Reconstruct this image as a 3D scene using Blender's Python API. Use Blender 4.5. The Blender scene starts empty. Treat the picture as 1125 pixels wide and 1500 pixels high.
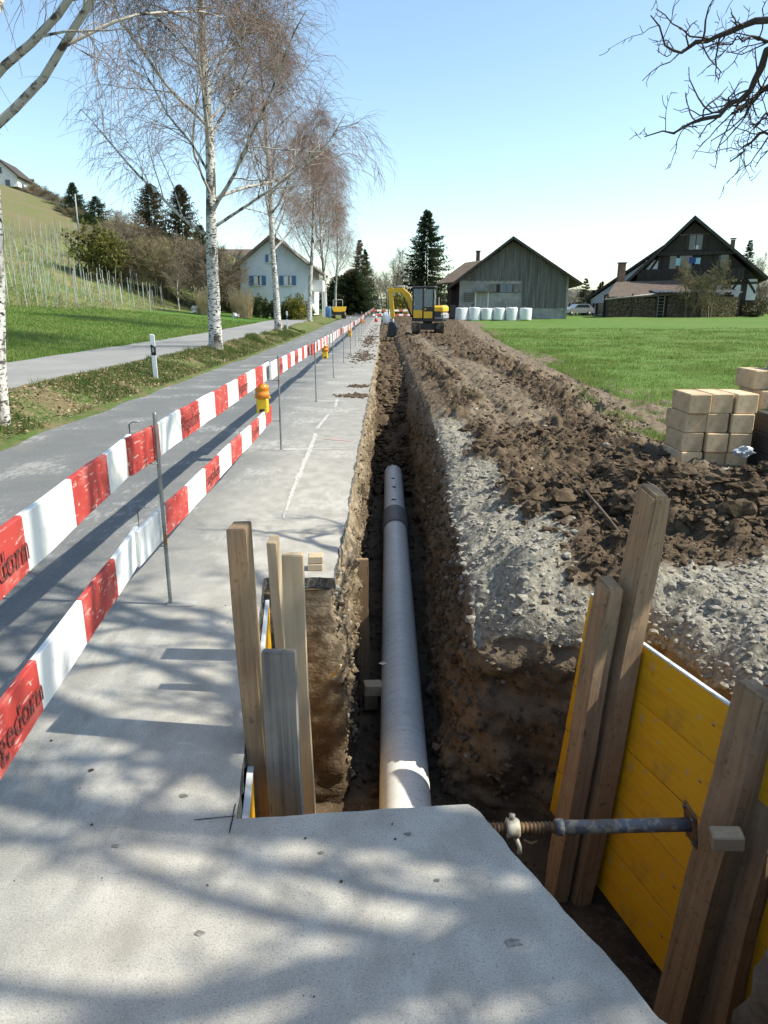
import bpy, bmesh, math, random
import numpy as np
from mathutils import Vector, Matrix, Euler

R = math.radians
rng = np.random.default_rng(7)
random.seed(7)
scene = bpy.context.scene
COL = scene.collection

# ------------------------------------------------------------------ camera
CAM_H, PITCH = 1.70, R(16.06)
cam_d = bpy.data.cameras.new('camera')
cam_d.sensor_fit = 'VERTICAL'; cam_d.sensor_height = 36.0; cam_d.sensor_width = 27.0
cam_d.lens = 25.0; cam_d.clip_start = 0.05; cam_d.clip_end = 6000
cam = bpy.data.objects.new('camera', cam_d); COL.objects.link(cam)
cam.location = (0, 0, CAM_H); cam.rotation_euler = (R(90) - PITCH, 0, 0)
scene.camera = cam

# ------------------------------------------------------------------ sky and sun
SUN_EL = R(47.5)
SUN_AZ = R(94)                     # clockwise from +Y: the sun stands to the right, a touch behind
world = bpy.data.worlds.new('World'); scene.world = world; world.use_nodes = True
wn = world.node_tree
bgn = wn.nodes['Background']
sky = wn.nodes.new('ShaderNodeTexSky'); sky.sky_type = 'NISHITA'; sky.sun_disc = False
sky.sun_elevation = SUN_EL; sky.sun_rotation = SUN_AZ
sky.air_density = 1.0; sky.dust_density = 1.1; sky.ozone_density = 0.7; sky.altitude = 450
tnt = wn.nodes.new('ShaderNodeMix'); tnt.data_type = 'RGBA'; tnt.blend_type = 'MULTIPLY'; tnt.inputs['Factor'].default_value = 1.0; tnt.inputs['B'].default_value = (0.99, 1.04, 0.99, 1)   # the camera's greenish white balance, the same over the whole sky
wn.links.new(sky.outputs[0], tnt.inputs['A']); wn.links.new(tnt.outputs['Result'], bgn.inputs[0]); bgn.inputs[1].default_value = 0.148
sd = bpy.data.lights.new('sun', 'SUN'); sd.energy = 4.3; sd.angle = R(0.53); sd.color = (1.0, 0.955, 0.82)
sun = bpy.data.objects.new('sun', sd); COL.objects.link(sun)
sdir = Vector((math.sin(SUN_AZ) * math.cos(SUN_EL), math.cos(SUN_AZ) * math.cos(SUN_EL), math.sin(SUN_EL)))
sun.rotation_euler = (-sdir).to_track_quat('-Z', 'Y').to_euler()
sun.location = sdir * 60
scene.view_settings.view_transform = 'Standard'; scene.view_settings.look = 'None'
scene.view_settings.exposure = 0.78; scene.view_settings.gamma = 1.0

# ------------------------------------------------------------------ numeric helpers
def _h(ix, iy, iz):
    n = (ix.astype(np.int64) * 374761393 + iy.astype(np.int64) * 668265263 + iz.astype(np.int64) * 1440662683) & 0xffffffff
    n = ((n ^ (n >> 13)) * 1274126177) & 0xffffffff
    n = ((n ^ (n >> 15)) * 2246822519) & 0xffffffff
    return ((n ^ (n >> 16)) & 0xffffff) / float(0xffffff)
def vn(x, y, z=0.0):
    x, y, z = np.broadcast_arrays(np.asarray(x, float), np.asarray(y, float), np.asarray(z, float))
    fx, fy, fz = np.floor(x), np.floor(y), np.floor(z)
    tx, ty, tz = x - fx, y - fy, z - fz
    tx = tx * tx * (3 - 2 * tx); ty = ty * ty * (3 - 2 * ty); tz = tz * tz * (3 - 2 * tz)
    def c(a, b, d): return _h(fx + a, fy + b, fz + d)
    l = lambda p, q, t: p + (q - p) * t
    return l(l(l(c(0,0,0), c(1,0,0), tx), l(c(0,1,0), c(1,1,0), tx), ty),
             l(l(c(0,0,1), c(1,0,1), tx), l(c(0,1,1), c(1,1,1), tx), ty), tz) * 2 - 1
def fbm(x, y, z=0.0, o=4, g=0.5):
    s = 0; a = 1.0; f = 1.0
    for k in range(o):
        s = s + a * vn(np.asarray(x) * f + 17.3 * k, np.asarray(y) * f - 9.1 * k, np.asarray(z) * f + 4.7 * k)
        a *= g; f *= 2.03
    return s
def sstep(a, b, x):
    t = np.clip((np.asarray(x, float) - a) / (b - a), 0, 1); return t * t * (3 - 2 * t)
def pix(u, v, Y):                  # measuring aid: the point seen at (u, v) of the photograph when it stands Y metres ahead
    dv = v - 750.0; f = 1041.7
    fw = f * math.cos(PITCH) - dv * math.sin(PITCH); zz = -f * math.sin(PITCH) - dv * math.cos(PITCH)
    return Vector(((u - 562.5) / fw * Y, Y, CAM_H + zz / fw * Y))

# ------------------------------------------------------------------ object helpers
def npmesh(name, V, faces, mats, parent=None, mi=None, smooth=True, attr=None):
    V = np.asarray(V, np.float32).reshape(-1, 3)
    me = bpy.data.meshes.new(name)
    if not (isinstance(faces, list) and np.ndim(faces[0]) == 2): faces = [faces]
    faces = [np.asarray(f, np.int32) for f in faces if len(f)]
    loops = np.concatenate([f.ravel() for f in faces]) if faces else np.zeros(0, np.int32)
    cnt = np.concatenate([np.full(len(f), f.shape[1], np.int32) for f in faces]) if faces else np.zeros(0, np.int32)
    st = np.concatenate([[0], np.cumsum(cnt)[:-1]]).astype(np.int32) if len(cnt) else cnt
    me.vertices.add(len(V)); me.vertices.foreach_set('co', V.ravel())
    me.loops.add(len(loops)); me.loops.foreach_set('vertex_index', loops)
    me.polygons.add(len(cnt)); me.polygons.foreach_set('loop_start', st)
    try: me.polygons.foreach_set('loop_total', cnt)
    except Exception: pass
    if not isinstance(mats, (list, tuple)): mats = [mats]
    for m in mats: me.materials.append(m)
    if mi is not None: me.polygons.foreach_set('material_index', np.asarray(mi, np.int32))
    me.polygons.foreach_set('use_smooth', np.full(len(cnt), smooth, bool))
    if attr is not None:
        a = me.color_attributes.new('kind', 'FLOAT_COLOR', 'POINT')
        a.data.foreach_set('color', np.asarray(attr, np.float32).ravel())
    me.update(calc_edges=True); me.validate()
    o = bpy.data.objects.new(name, me); COL.objects.link(o)
    if parent: o.parent = parent
    return o
def bmobj(name, bm, mat, parent=None, smooth=False):
    me = bpy.data.meshes.new(name); bm.to_mesh(me); bm.free()
    for m in (mat if isinstance(mat, (list, tuple)) else [mat]): me.materials.append(m)
    if smooth: me.polygons.foreach_set('use_smooth', [True] * len(me.polygons))
    o = bpy.data.objects.new(name, me); COL.objects.link(o)
    if parent: o.parent = parent
    return o
def tag(o, label, cat, group=None, kind=None):
    if label: o['label'] = label
    if cat: o['category'] = cat
    if group: o['group'] = group
    if kind: o['kind'] = kind
    return o
def struct(o): o['kind'] = 'structure'; return o
def stuff(o, label=None, cat=None): return tag(o, label, cat, None, 'stuff')
def thing(name, label, cat, loc=(0, 0, 0), rz=0.0, group=None):
    o = bpy.data.objects.new(name, None); COL.objects.link(o)
    o.empty_display_size = 0.1; o.location = loc; o.rotation_euler = (0, 0, rz)
    return tag(o, label, cat, group)
def dup(o, parent=None):
    c = o.copy(); COL.objects.link(c); c.parent = parent
    for ch in list(o.children): dup(ch, c)
    return c
def add_box(bm, size, loc=(0, 0, 0), rot=None, bev=0.0, mi=0):
    r = bmesh.ops.create_cube(bm, size=1.0)
    vs = r['verts']
    M4 = Matrix.Translation(loc) @ ((rot if isinstance(rot, Matrix) else Euler(rot).to_matrix()).to_4x4() if rot is not None else Matrix.Identity(4)) @ Matrix.Diagonal((*size, 1))
    bmesh.ops.transform(bm, matrix=M4, verts=vs)
    fs = list({f for v in vs for f in v.link_faces})
    for f in fs: f.material_index = mi
    if bev > 0:
        es = list({e for v in vs for e in v.link_edges})
        bmesh.ops.bevel(bm, geom=es, offset=bev, segments=1, affect='EDGES', profile=0.5)
def box(name, size, loc, mat, parent=None, rot=None, bev=0.0):
    bm = bmesh.new(); add_box(bm, size, (0, 0, 0), None, bev)
    o = bmobj(name, bm, mat, parent); o.location = loc
    if rot is not None: o.rotation_euler = rot if not isinstance(rot, Matrix) else rot.to_euler()
    return o
def boxes(name, lst, mat, parent=None, bev=0.0):
    bm = bmesh.new()
    for b in lst: add_box(bm, b[0], b[1], b[2] if len(b) > 2 else None, bev)
    return bmobj(name, bm, mat, parent)
def prism(name, pts, d0, d1, mat, parent=None, axis='Y'):     # polygon in a plane, extruded along an axis
    bm = bmesh.new()
    def mk(p, d): return {'Y': (p[0], d, p[1]), 'X': (d, p[0], p[1]), 'Z': (p[0], p[1], d)}[axis]
    a = [bm.verts.new(mk(p, d0)) for p in pts]; b = [bm.verts.new(mk(p, d1)) for p in pts]
    bm.faces.new(a); bm.faces.new(b[::-1])
    n = len(pts)
    for i in range(n): bm.faces.new((a[i], b[i], b[(i + 1) % n], a[(i + 1) % n]))
    bmesh.ops.recalc_face_normals(bm, faces=bm.faces)
    return bmobj(name, bm, mat, parent)
def tubes(P, Rad, k=5):                                       # P (B,n,3), Rad (B,n) -> verts, quads
    P = np.asarray(P, float); B, n, _ = P.shape
    T = np.empty_like(P); T[:, 1:-1] = P[:, 2:] - P[:, :-2]; T[:, 0] = P[:, 1] - P[:, 0]; T[:, -1] = P[:, -1] - P[:, -2]
    T /= np.linalg.norm(T, axis=2, keepdims=True) + 1e-9
    m = T.mean(1); ref = np.where(np.abs(m[:, 2:3]) > 0.8, np.array([[1.0, 0, 0]]), np.array([[0, 0, 1.0]]))
    U = np.cross(T, ref[:, None, :]); U /= np.linalg.norm(U, axis=2, keepdims=True) + 1e-9
    W = np.cross(T, U)
    a = np.arange(k) * 2 * math.pi / k
    V = P[:, :, None, :] + (U[:, :, None, :] * np.cos(a)[None, None, :, None] + W[:, :, None, :] * np.sin(a)[None, None, :, None]) * np.asarray(Rad)[:, :, None, None]
    idx = np.arange(B * n * k).reshape(B, n, k)
    F = np.stack([idx[:, :-1, :], np.roll(idx, -1, 2)[:, :-1, :], np.roll(idx, -1, 2)[:, 1:, :], idx[:, 1:, :]], -1).reshape(-1, 4)
    return V.reshape(-1, 3), F
def join(parts):
    Vs, Fs, o = [], [], 0
    for V, F in parts:
        Vs.append(V); Fs.append(np.asarray(F) + o); o += len(V)
    return np.concatenate(Vs), np.concatenate(Fs)
def tube_obj(name, pts, rad, mat, parent=None, k=8, caps=True, smooth=True):
    pts = np.asarray(pts, float); rad = np.broadcast_to(np.asarray(rad, float), (len(pts),)).copy()
    if caps:
        d0 = (pts[0] - pts[1]) / np.linalg.norm(pts[0] - pts[1]); d1 = (pts[-1] - pts[-2]) / np.linalg.norm(pts[-1] - pts[-2])
        pts = np.concatenate([[pts[0] + d0 * 1e-4], pts, [pts[-1] + d1 * 1e-4]]); rad = np.concatenate([[1e-4], rad, [1e-4]])
    V, F = tubes(pts[None], rad[None], k)
    return npmesh(name, V, F, mat, parent, smooth=smooth)

# ------------------------------------------------------------------ materials
def mat(name, c, rough=0.85, layers=(), bump=(), coord='Object', metal=0.0, spec=0.3, vary=0.0, emit=None, backf=None):
    """c base colour; layers: (scale|(sx,sy,sz), detail, colour, lo, hi, strength); bump: (scale, strength, distance)"""
    m = bpy.data.materials.new(name); m.use_nodes = True
    nt = m.node_tree; N = nt.nodes; L = nt.links; b = N['Principled BSDF']
    b.inputs['Roughness'].default_value = rough; b.inputs['Metallic'].default_value = metal
    b.inputs['Specular IOR Level'].default_value = spec
    if coord == 'World': co = N.new('ShaderNodeNewGeometry').outputs['Position']
    else: co = N.new('ShaderNodeTexCoord').outputs[coord]
    def noise(scale, detail, kind='N'):
        v = co
        if isinstance(scale, (tuple, list)):
            mp = N.new('ShaderNodeMapping'); mp.inputs['Scale'].default_value = scale; L.new(co, mp.inputs[0]); v = mp.outputs[0]; s = 1.0
        else: s = scale
        t = N.new('ShaderNodeTexNoise'); t.inputs['Scale'].default_value = s; t.inputs['Detail'].default_value = detail
        t.inputs['Roughness'].default_value = 0.6
        L.new(v, t.inputs['Vector']); return t.outputs['Fac']
    rgb = N.new('ShaderNodeRGB'); rgb.outputs[0].default_value = (*c, 1); cur = rgb.outputs[0]
    for (sc, det, col, lo, hi, st) in layers:
        mr = N.new('ShaderNodeMapRange'); mr.inputs['From Min'].default_value = lo; mr.inputs['From Max'].default_value = hi
        mr.inputs['To Max'].default_value = st; L.new(noise(sc, det), mr.inputs['Value'])
        mx = N.new('ShaderNodeMix'); mx.data_type = 'RGBA'; L.new(mr.outputs[0], mx.inputs['Factor'])
        L.new(cur, mx.inputs['A']); mx.inputs['B'].default_value = (*col, 1); cur = mx.outputs['Result']
    if vary:
        oi = N.new('ShaderNodeObjectInfo'); mr = N.new('ShaderNodeMapRange')
        mr.inputs['To Min'].default_value = 1 - vary; mr.inputs['To Max'].default_value = 1 + vary
        L.new(oi.outputs['Random'], mr.inputs['Value'])
        hs = N.new('ShaderNodeHueSaturation'); L.new(cur, hs.inputs['Color']); L.new(mr.outputs[0], hs.inputs['Value']); cur = hs.outputs[0]
    L.new(cur, b.inputs['Base Color'])
    prev = None
    for (sc, st, di) in bump:
        bp = N.new('ShaderNodeBump'); bp.inputs['Strength'].default_value = st; bp.inputs['Distance'].default_value = di
        L.new(noise(sc, 4), bp.inputs['Height'])
        if prev: L.new(prev, bp.inputs['Normal'])
        prev = bp.outputs[0]
    if prev: L.new(prev, b.inputs['Normal'])
    m['cur'] = 0
    return m
def mixin(m, make):            # insert something between a material's colour chain and its shader
    nt = m.node_tree; b = nt.nodes['Principled BSDF']; src = b.inputs['Base Color'].links[0].from_socket
    nt.links.new(make(nt, src), b.inputs['Base Color'])
def leafmat(name, c, c2, scale=2.0, trans=0.25, coord='Object'):
    m = mat(name, c, 0.7, [(scale, 3, c2, 0.35, 0.65, 1.0)], coord=coord, spec=0.2)
    nt = m.node_tree; b = nt.nodes['Principled BSDF']; out = nt.nodes['Material Output']
    tr = nt.nodes.new('ShaderNodeBsdfTranslucent'); mx = nt.nodes.new('ShaderNodeMixShader'); mx.inputs[0].default_value = trans
    nt.links.new(b.inputs['Base Color'].links[0].from_socket, tr.inputs[0])
    nt.links.new(b.outputs[0], mx.inputs[1]); nt.links.new(tr.outputs[0], mx.inputs[2]); nt.links.new(mx.outputs[0], out.inputs[0])
    return m
MT = {}
MT['wood'] = mat('weathered_timber', (0.31, 0.205, 0.115), 0.85, [((95, 95, 3), 4, (0.19, 0.12, 0.065), 0.5, 0.62, 0.6), (26, 4, (0.09, 0.062, 0.04), 0.60, 0.68, 0.6), ((30, 30, 1.5), 5, (0.15, 0.10, 0.06), 0.45, 0.75, 0.7), (3, 3, (0.36, 0.28, 0.19), 0.5, 0.75, 0.6), ((14, 14, 5), 2, (0.10, 0.065, 0.04), 0.68, 0.74, 0.8), (1.3, 4, (0.13, 0.095, 0.062), 0.50, 0.66, 0.7)], [((60, 60, 3), 0.35, 0.004)], vary=0.15)
MT['wood_pale'] = mat('pale_timber', (0.47, 0.36, 0.23), 0.8, [((40, 40, 1.5), 5, (0.32, 0.22, 0.12), 0.45, 0.75, 0.65), (4, 3, (0.52, 0.44, 0.33), 0.5, 0.75, 0.6), ((16, 16, 5), 2, (0.16, 0.09, 0.045), 0.68, 0.74, 0.8), (2, 3, (0.25, 0.18, 0.11), 0.55, 0.75, 0.5)], [((60, 60, 3), 0.3, 0.003)], vary=0.12)
MT['wood_grey'] = mat('grey_timber', (0.20, 0.185, 0.16), 0.9, [((45, 45, 1.2), 6, (0.09, 0.08, 0.07), 0.45, 0.7, 0.9), (3, 3, (0.30, 0.28, 0.24), 0.5, 0.75, 0.6), ((16, 16, 5), 2, (0.05, 0.04, 0.03), 0.68, 0.73, 0.8)], [((70, 70, 2.5), 0.7, 0.006)])
MT['wood_end'] = mat('sawn_block_timber', (0.56, 0.42, 0.265), 0.8, [((6, 6, 6), 4, (0.46, 0.33, 0.19), 0.4, 0.7, 0.8), ((4, 4, 45), 4, (0.38, 0.26, 0.15), 0.5, 0.75, 0.5), (3.2, 4, (0.30, 0.215, 0.13), 0.50, 0.68, 0.8), ((26, 3, 26), 3, (0.34, 0.24, 0.14), 0.55, 0.66, 0.6)], [((10, 10, 60), 0.25, 0.003)], vary=0.22)
MT['wood_dark'] = mat('tarred_block_timber', (0.060, 0.055, 0.05), 0.85, [((4, 4, 45), 4, (0.03, 0.027, 0.024), 0.4, 0.7, 0.8), (3, 3, (0.10, 0.09, 0.08), 0.55, 0.75, 0.6)], [((10, 10, 60), 0.4, 0.004)], vary=0.2)
MT['yellow_panel'] = mat('yellow_shuttering_board', (0.74, 0.40, 0.012), 0.5, [((2, 2, 30), 5, (0.64, 0.28, 0.01), 0.45, 0.75, 0.8), ((9, 9, 14), 2, (0.20, 0.08, 0.01), 0.72, 0.76, 0.85), (3.5, 5, (0.36, 0.20, 0.05), 0.54, 0.70, 0.6), (18, 4, (0.45, 0.36, 0.22), 0.62, 0.68, 0.6)], [((4, 4, 60), 0.12, 0.002)], spec=0.4, vary=0.06)
MT['white_edge'] = mat('pale_board_edge', (0.62, 0.66, 0.68), 0.7, [(12, 3, (0.4, 0.38, 0.3), 0.55, 0.7, 0.7)])
MT['red'] = mat('red_board_paint', (0.43, 0.052, 0.042), 0.6, [(3, 4, (0.32, 0.028, 0.024), 0.45, 0.7, 0.8), (7, 6, (0.50, 0.17, 0.14), 0.52, 0.66, 0.6), ((60, 9, 60), 5, (0.60, 0.40, 0.35), 0.59, 0.65, 0.8), (28, 3, (0.7, 0.5, 0.42), 0.68, 0.70, 0.8)], [(30, 0.1, 0.002)], coord='World')
MT['white'] = mat('white_board_paint', (0.74, 0.74, 0.71), 0.6, [(2, 5, (0.58, 0.60, 0.60), 0.45, 0.7, 0.8), (16, 5, (0.40, 0.39, 0.36), 0.60, 0.70, 0.6), (5, 6, (0.52, 0.50, 0.45), 0.55, 0.7, 0.6)], [(30, 0.1, 0.002)], coord='World')
MT['black_paint'] = mat('black_stencil_paint', (0.085, 0.03, 0.028), 0.7, [(60, 4, (0.38, 0.05, 0.04), 0.48, 0.56, 0.85)], coord='World')
MT['steel'] = mat('ribbed_steel', (0.22, 0.23, 0.23), 0.45, [(9, 3, (0.33, 0.33, 0.32), 0.45, 0.6, 0.8), ((3, 3, 5), 3, (0.30, 0.15, 0.05), 0.58, 0.64, 0.9)], metal=0.6, coord='World')
MT['rust'] = mat('rusty_threaded_steel', (0.21, 0.125, 0.06), 0.65, [(25, 3, (0.10, 0.055, 0.03), 0.45, 0.6, 0.8)], metal=0.3)
MT['strut_tube'] = mat('worn_painted_strut', (0.16, 0.165, 0.175), 0.6, [(22, 5, (0.40, 0.35, 0.27), 0.50, 0.58, 0.95), (9, 4, (0.20, 0.13, 0.08), 0.52, 0.62, 0.85)], metal=0.3)
MT['strut_nut'] = mat('chipped_cast_nut', (0.5, 0.47, 0.38), 0.6, [(18, 3, (0.24, 0.17, 0.1), 0.5, 0.62, 0.8)], metal=0.2)
MT['pipe'] = mat('pale_grey_pipe', (0.76, 0.755, 0.71), 0.45, [((2, 22, 2), 2, (0.66, 0.665, 0.635), 0.42, 0.65, 0.9), (2.2, 4, (0.56, 0.54, 0.46), 0.55, 0.75, 0.6), (40, 3, (0.22, 0.18, 0.13), 0.63, 0.70, 0.7), (1.3, 5, (0.36, 0.32, 0.26), 0.60, 0.74, 0.5)], coord='World', spec=0.4)
MT['coupler'] = mat('dark_grey_coupling', (0.17, 0.165, 0.165), 0.55, [(10, 3, (0.23, 0.22, 0.21), 0.45, 0.7, 0.6)])
MT['tar'] = mat('black_flaking_marks', (0.015, 0.014, 0.013), 0.6)
MT['lamp_yellow'] = mat('yellow_plastic', (0.78, 0.47, 0.015), 0.4, [(8, 3, (0.6, 0.36, 0.03), 0.55, 0.75, 0.7)], spec=0.5)
MT['amber'] = mat('amber_lens', (0.62, 0.20, 0.008), 0.15, spec=0.6)
MT['post_white'] = mat('white_plastic_post', (0.76, 0.77, 0.76), 0.5, [(3, 3, (0.62, 0.62, 0.58), 0.5, 0.75, 0.5)])
MT['post_black'] = mat('black_plastic_band', (0.02, 0.02, 0.022), 0.5)
MT['bark_birch'] = mat('white_birch_bark', (0.56, 0.54, 0.50), 0.85, [((9, 9, 22), 4, (0.035, 0.03, 0.026), 0.52, 0.57, 1.0), ((2.6, 2.6, 1.1), 4, (0.05, 0.04, 0.032), 0.53, 0.60, 0.95), (1.2, 3, (0.38, 0.36, 0.31), 0.5, 0.7, 0.7)], [((5, 5, 12), 0.6, 0.02)])
MT['limb_birch'] = mat('pale_birch_limbs', (0.44, 0.41, 0.375), 0.85, [((5, 5, 5), 4, (0.07, 0.055, 0.045), 0.50, 0.60, 1.0)])
MT['twig_birch'] = mat('reddish_birch_twigs', (0.25, 0.175, 0.14), 0.8, [(1.5, 2, (0.17, 0.125, 0.105), 0.45, 0.65, 0.9)])
MT['bark_dark'] = mat('dark_fruit_tree_bark', (0.055, 0.045, 0.04), 0.95, [(14, 4, (0.10, 0.09, 0.07), 0.5, 0.7, 0.8)], [(25, 0.8, 0.01)])
MT['bark_brown'] = mat('brown_bark', (0.13, 0.10, 0.075), 0.95, [(4, 4, (0.07, 0.055, 0.04), 0.45, 0.65, 0.9)], [(10, 0.6, 0.02)])
MT['twig_grey'] = mat('grey_brown_twigs', (0.17, 0.14, 0.10), 0.9, [(0.6, 2, (0.22, 0.17, 0.11), 0.45, 0.65, 0.9)], vary=0.25)
MT['twig_olive'] = mat('olive_brown_twigs', (0.16, 0.14, 0.075), 0.9, [(0.6, 2, (0.22, 0.17, 0.10), 0.45, 0.65, 0.9)], vary=0.2)
MT['needle'] = leafmat('dark_spruce_needles', (0.035, 0.06, 0.03), (0.07, 0.085, 0.035), 0.8, 0.15)
MT['needle_brown'] = leafmat('brownish_conifer_needles', (0.10, 0.075, 0.035), (0.06, 0.065, 0.03), 0.5, 0.15)
MT['yew'] = leafmat('yellow_green_evergreen_leaves', (0.17, 0.155, 0.03), (0.05, 0.07, 0.02), 1.2, 0.2)
MT['thuja'] = leafmat('thuja_foliage', (0.045, 0.07, 0.025), (0.09, 0.10, 0.03), 1.6, 0.15)
MT['gold'] = leafmat('golden_shrub_leaves', (0.26, 0.22, 0.03), (0.10, 0.12, 0.03), 1.8, 0.25)
MT['pampas'] = leafmat('dry_pampas_blades', (0.66, 0.52, 0.31), (0.45, 0.33, 0.18), 2.0, 0.3)
MT['grass'] = leafmat('meadow_grass_blades', (0.138, 0.212, 0.044), (0.22, 0.265, 0.078), 0.5, 0.4, 'World')
MT['grass_verge'] = leafmat('verge_grass_blades', (0.075, 0.13, 0.03), (0.19, 0.19, 0.07), 1.1, 0.35, 'World')
MT['litter'] = mat('dry_leaves', (0.33, 0.24, 0.15), 0.9, [(5, 2, (0.18, 0.12, 0.07), 0.45, 0.6, 1.0)], coord='World')
MT['glass'] = mat('window_glass', (0.03, 0.04, 0.05), 0.06, spec=0.8)
MT['excv_yellow'] = mat('excavator_yellow', (0.72, 0.42, 0.02), 0.45, [(3, 4, (0.5, 0.3, 0.03), 0.55, 0.7, 0.6)], spec=0.5)
MT['excv_dark'] = mat('excavator_dark_grey', (0.035, 0.037, 0.04), 0.5, [(4, 3, (0.07, 0.06, 0.05), 0.5, 0.7, 0.6)])
MT['excv_grey'] = mat('excavator_light_grey', (0.30, 0.31, 0.32), 0.5)
MT['rubber'] = mat('muddy_rubber_track', (0.03, 0.028, 0.026), 0.85, [(5, 4, (0.17, 0.12, 0.08), 0.48, 0.62, 0.9)])
MT['silage'] = mat('white_silage_wrap', (0.66, 0.68, 0.68), 0.35, [((2, 2, 9), 3, (0.52, 0.55, 0.55), 0.5, 0.7, 0.8), (3, 3, (0.44, 0.46, 0.44), 0.62, 0.75, 0.5)], [((2, 2, 14), 0.5, 0.03)], spec=0.5, vary=0.05)
MT['twig_red'] = mat('red_brown_birch_twigs', (0.25, 0.155, 0.115), 0.8, [(1.5, 2, (0.16, 0.095, 0.072), 0.45, 0.65, 0.9)])

# ================================================================== ground levels
def zr(y): return 0.008 * np.maximum(np.asarray(y, float) - 25, 0) * (1 - 0.0) * sstep(20, 60, y) - 0.0055 * np.maximum(np.asarray(y, float) - 130, 0)
def xL(y):                       # left side of the open trench
    y = np.asarray(y, float)
    far = -0.345 + 0.045 * sstep(8, 25, y)
    notch = -0.66 - 0.115 * (y - 2.1)
    diag = 0.27 + (2.12 - y) * 0.487
    r = np.where(y > 4.34, far, notch + (far - notch) * sstep(4.29, 4.34, y))
    return np.where(y < 2.16, diag + (r - diag) * sstep(2.02, 2.10, y), r)
def xR(y):                       # right side
    y = np.asarray(y, float)
    far = 0.64 + 0.12 * sstep(6, 9, y) - 0.02 * sstep(14, 30, y)
    pit = 1.62 + np.maximum(4.1 - y, 0) * 0.33
    r = pit + (far - pit) * sstep(4.06, 4.46, y)
    return 1.22 + (r - 1.22) * sstep(1.75, 2.15, y)
def zfloor(y):
    y = np.asarray(y, float)
    z = -1.72 + 1.05 * sstep(13.2, 17.5, y) + 0.32 * sstep(16, 24, y)
    z = z + 0.3 * sstep(43, 46, y) + 0.75 * (1 - sstep(1.0, 1.5, y))
    return z
def xF(y): return np.interp(y, [-20, 2, 4, 6.5, 9, 13, 27, 50, 76, 90], [6.5, 5.6, 5.0, 4.4, 3.75, 4.25, 5.05, 6.6, 8.4, 8.8])
def heaps(x, y):
    g = lambda cx, cy, sx, sy, h: h * np.exp(-((x - cx) / sx) ** 2 - ((y - cy) / sy) ** 2)
    return (g(2.35, 5.75, .55, .6, .26) + g(3.05, 5.5, .6, .5, .20) + g(3.7, 4.9, .8, .6, .24) + g(1.7, 6.1, .5, .6, .10) + g(2.9, 4.9, .5, .35, .12)
            + g(1.15, 4.75, .4, .35, .07) + g(4.6, 4.6, .9, .8, .22) + g(2.6, 8.3, .9, .9, .10) + g(1.25, 7.6, .25, .9, .08))
def soil_z(x, y):                # surface of the dug strip to the right of the trench
    xr = xR(y); d = x - xr
    near = 1 - sstep(14, 40, y)
    track = sstep(1.35, 1.75, x + .25 * vn(y * .7, 1.0)) * (1 - sstep(2.5, 2.95, x + 0.02 * (y - 9) + .3 * vn(y * .6, 7.0))) * sstep(8.0, 11, y)
    clod = (np.abs(fbm(x * 2.9, y * 2.9, 1.3, 5, 0.62)) * 0.12 + np.abs(vn(x * 7, y * 7, 3.3)) * 0.05 + fbm(x * 15, y * 15, 6.1, 3, 0.6) * 0.022) * (1 + .55 * sstep(8, 11, y))
    wide = .5 * sstep(6.6, 5.0, y)
    gravel = 1 - sstep(0.15 + wide, 0.55 + wide, d + 0.25 * vn(x * 2, y * 1.5, 8))
    gz = sstep(4.7, 4.2, y + 0.2 * vn(x * 3, y * 3, 5)) * sstep(1.0, 1.4, y)
    gravel = np.maximum(gravel, gz) * sstep(1.95, 2.35, y)
    amp = (1 - 0.75 * gravel) * (1 - 0.62 * track) * (0.75 + 0.25 * near)
    edge = sstep(0, 1.0, xF(y) - x)
    z = zr(y) + 0.02 + clod * amp * (0.35 + 0.65 * edge) + heaps(x, y) * (1 + 0.25 * fbm(x * 3, y * 3, 9, 3)) + 0.012 * gravel * fbm(x * 14, y * 14, 2, 2)
    z = z + 0.13 * sstep(9, 14, y) * sstep(1.0, 2.0, x) * (1 - sstep(3.2, 4.4, x))
    z = z - track * 0.055 * (np.exp(-((x - 1.75 - .01 * y) / .16) ** 2) + np.exp(-((x - 2.65 - .01 * y) / .16) ** 2)) + track * 0.012 * np.sin(y * 38)
    nearb = sstep(8.0, 5.2, y)
    z = z - (0.10 + .16 * nearb) * np.exp(-np.maximum(d, 0) / (0.10 + .16 * nearb))
    z = z - 0.24 * np.exp(-np.maximum(y - 4.42, 0) / .22) * sstep(1.75, 1.4, x) * (y > 4.0) + .05 * nearb * fbm(x * 5, y * 5, 3, 3) * sstep(.8, .2, d)
    return z, gravel, track
def zleft(x, y):                 # verge, path, meadow and the vineyard hill
    x = np.asarray(x, float); y = np.asarray(y, float)
    z = zr(y) + 0.02 + 0.36 * sstep(4.9, 6.2, -x)
    z = z + 0.085 * np.maximum(-x - 9.6, 0) * sstep(9.0, 13, -x) * (1 - 0.75 * sstep(24, 40, -x))
    p = (-x - 15) * 0.8 + (np.minimum(y, 104) - 50) * 0.35 - np.maximum(y - 104, 0) * .25
    t = np.maximum(p - 6.0, 0); t = t * t / (t + 3)
    hill = 0.375 * t * sstep(14, 21, -x) * sstep(25, 48, y)
    hill = hill + 0.9 * sstep(20, 24, p) * sstep(14, 21, -x) * sstep(25, 48, y) - 0.004 * np.maximum(p - 60, 0) ** 1.5
    return z + hill + 0.05 * vn(x * .35, y * .35) * sstep(9, 14, -x)

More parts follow.
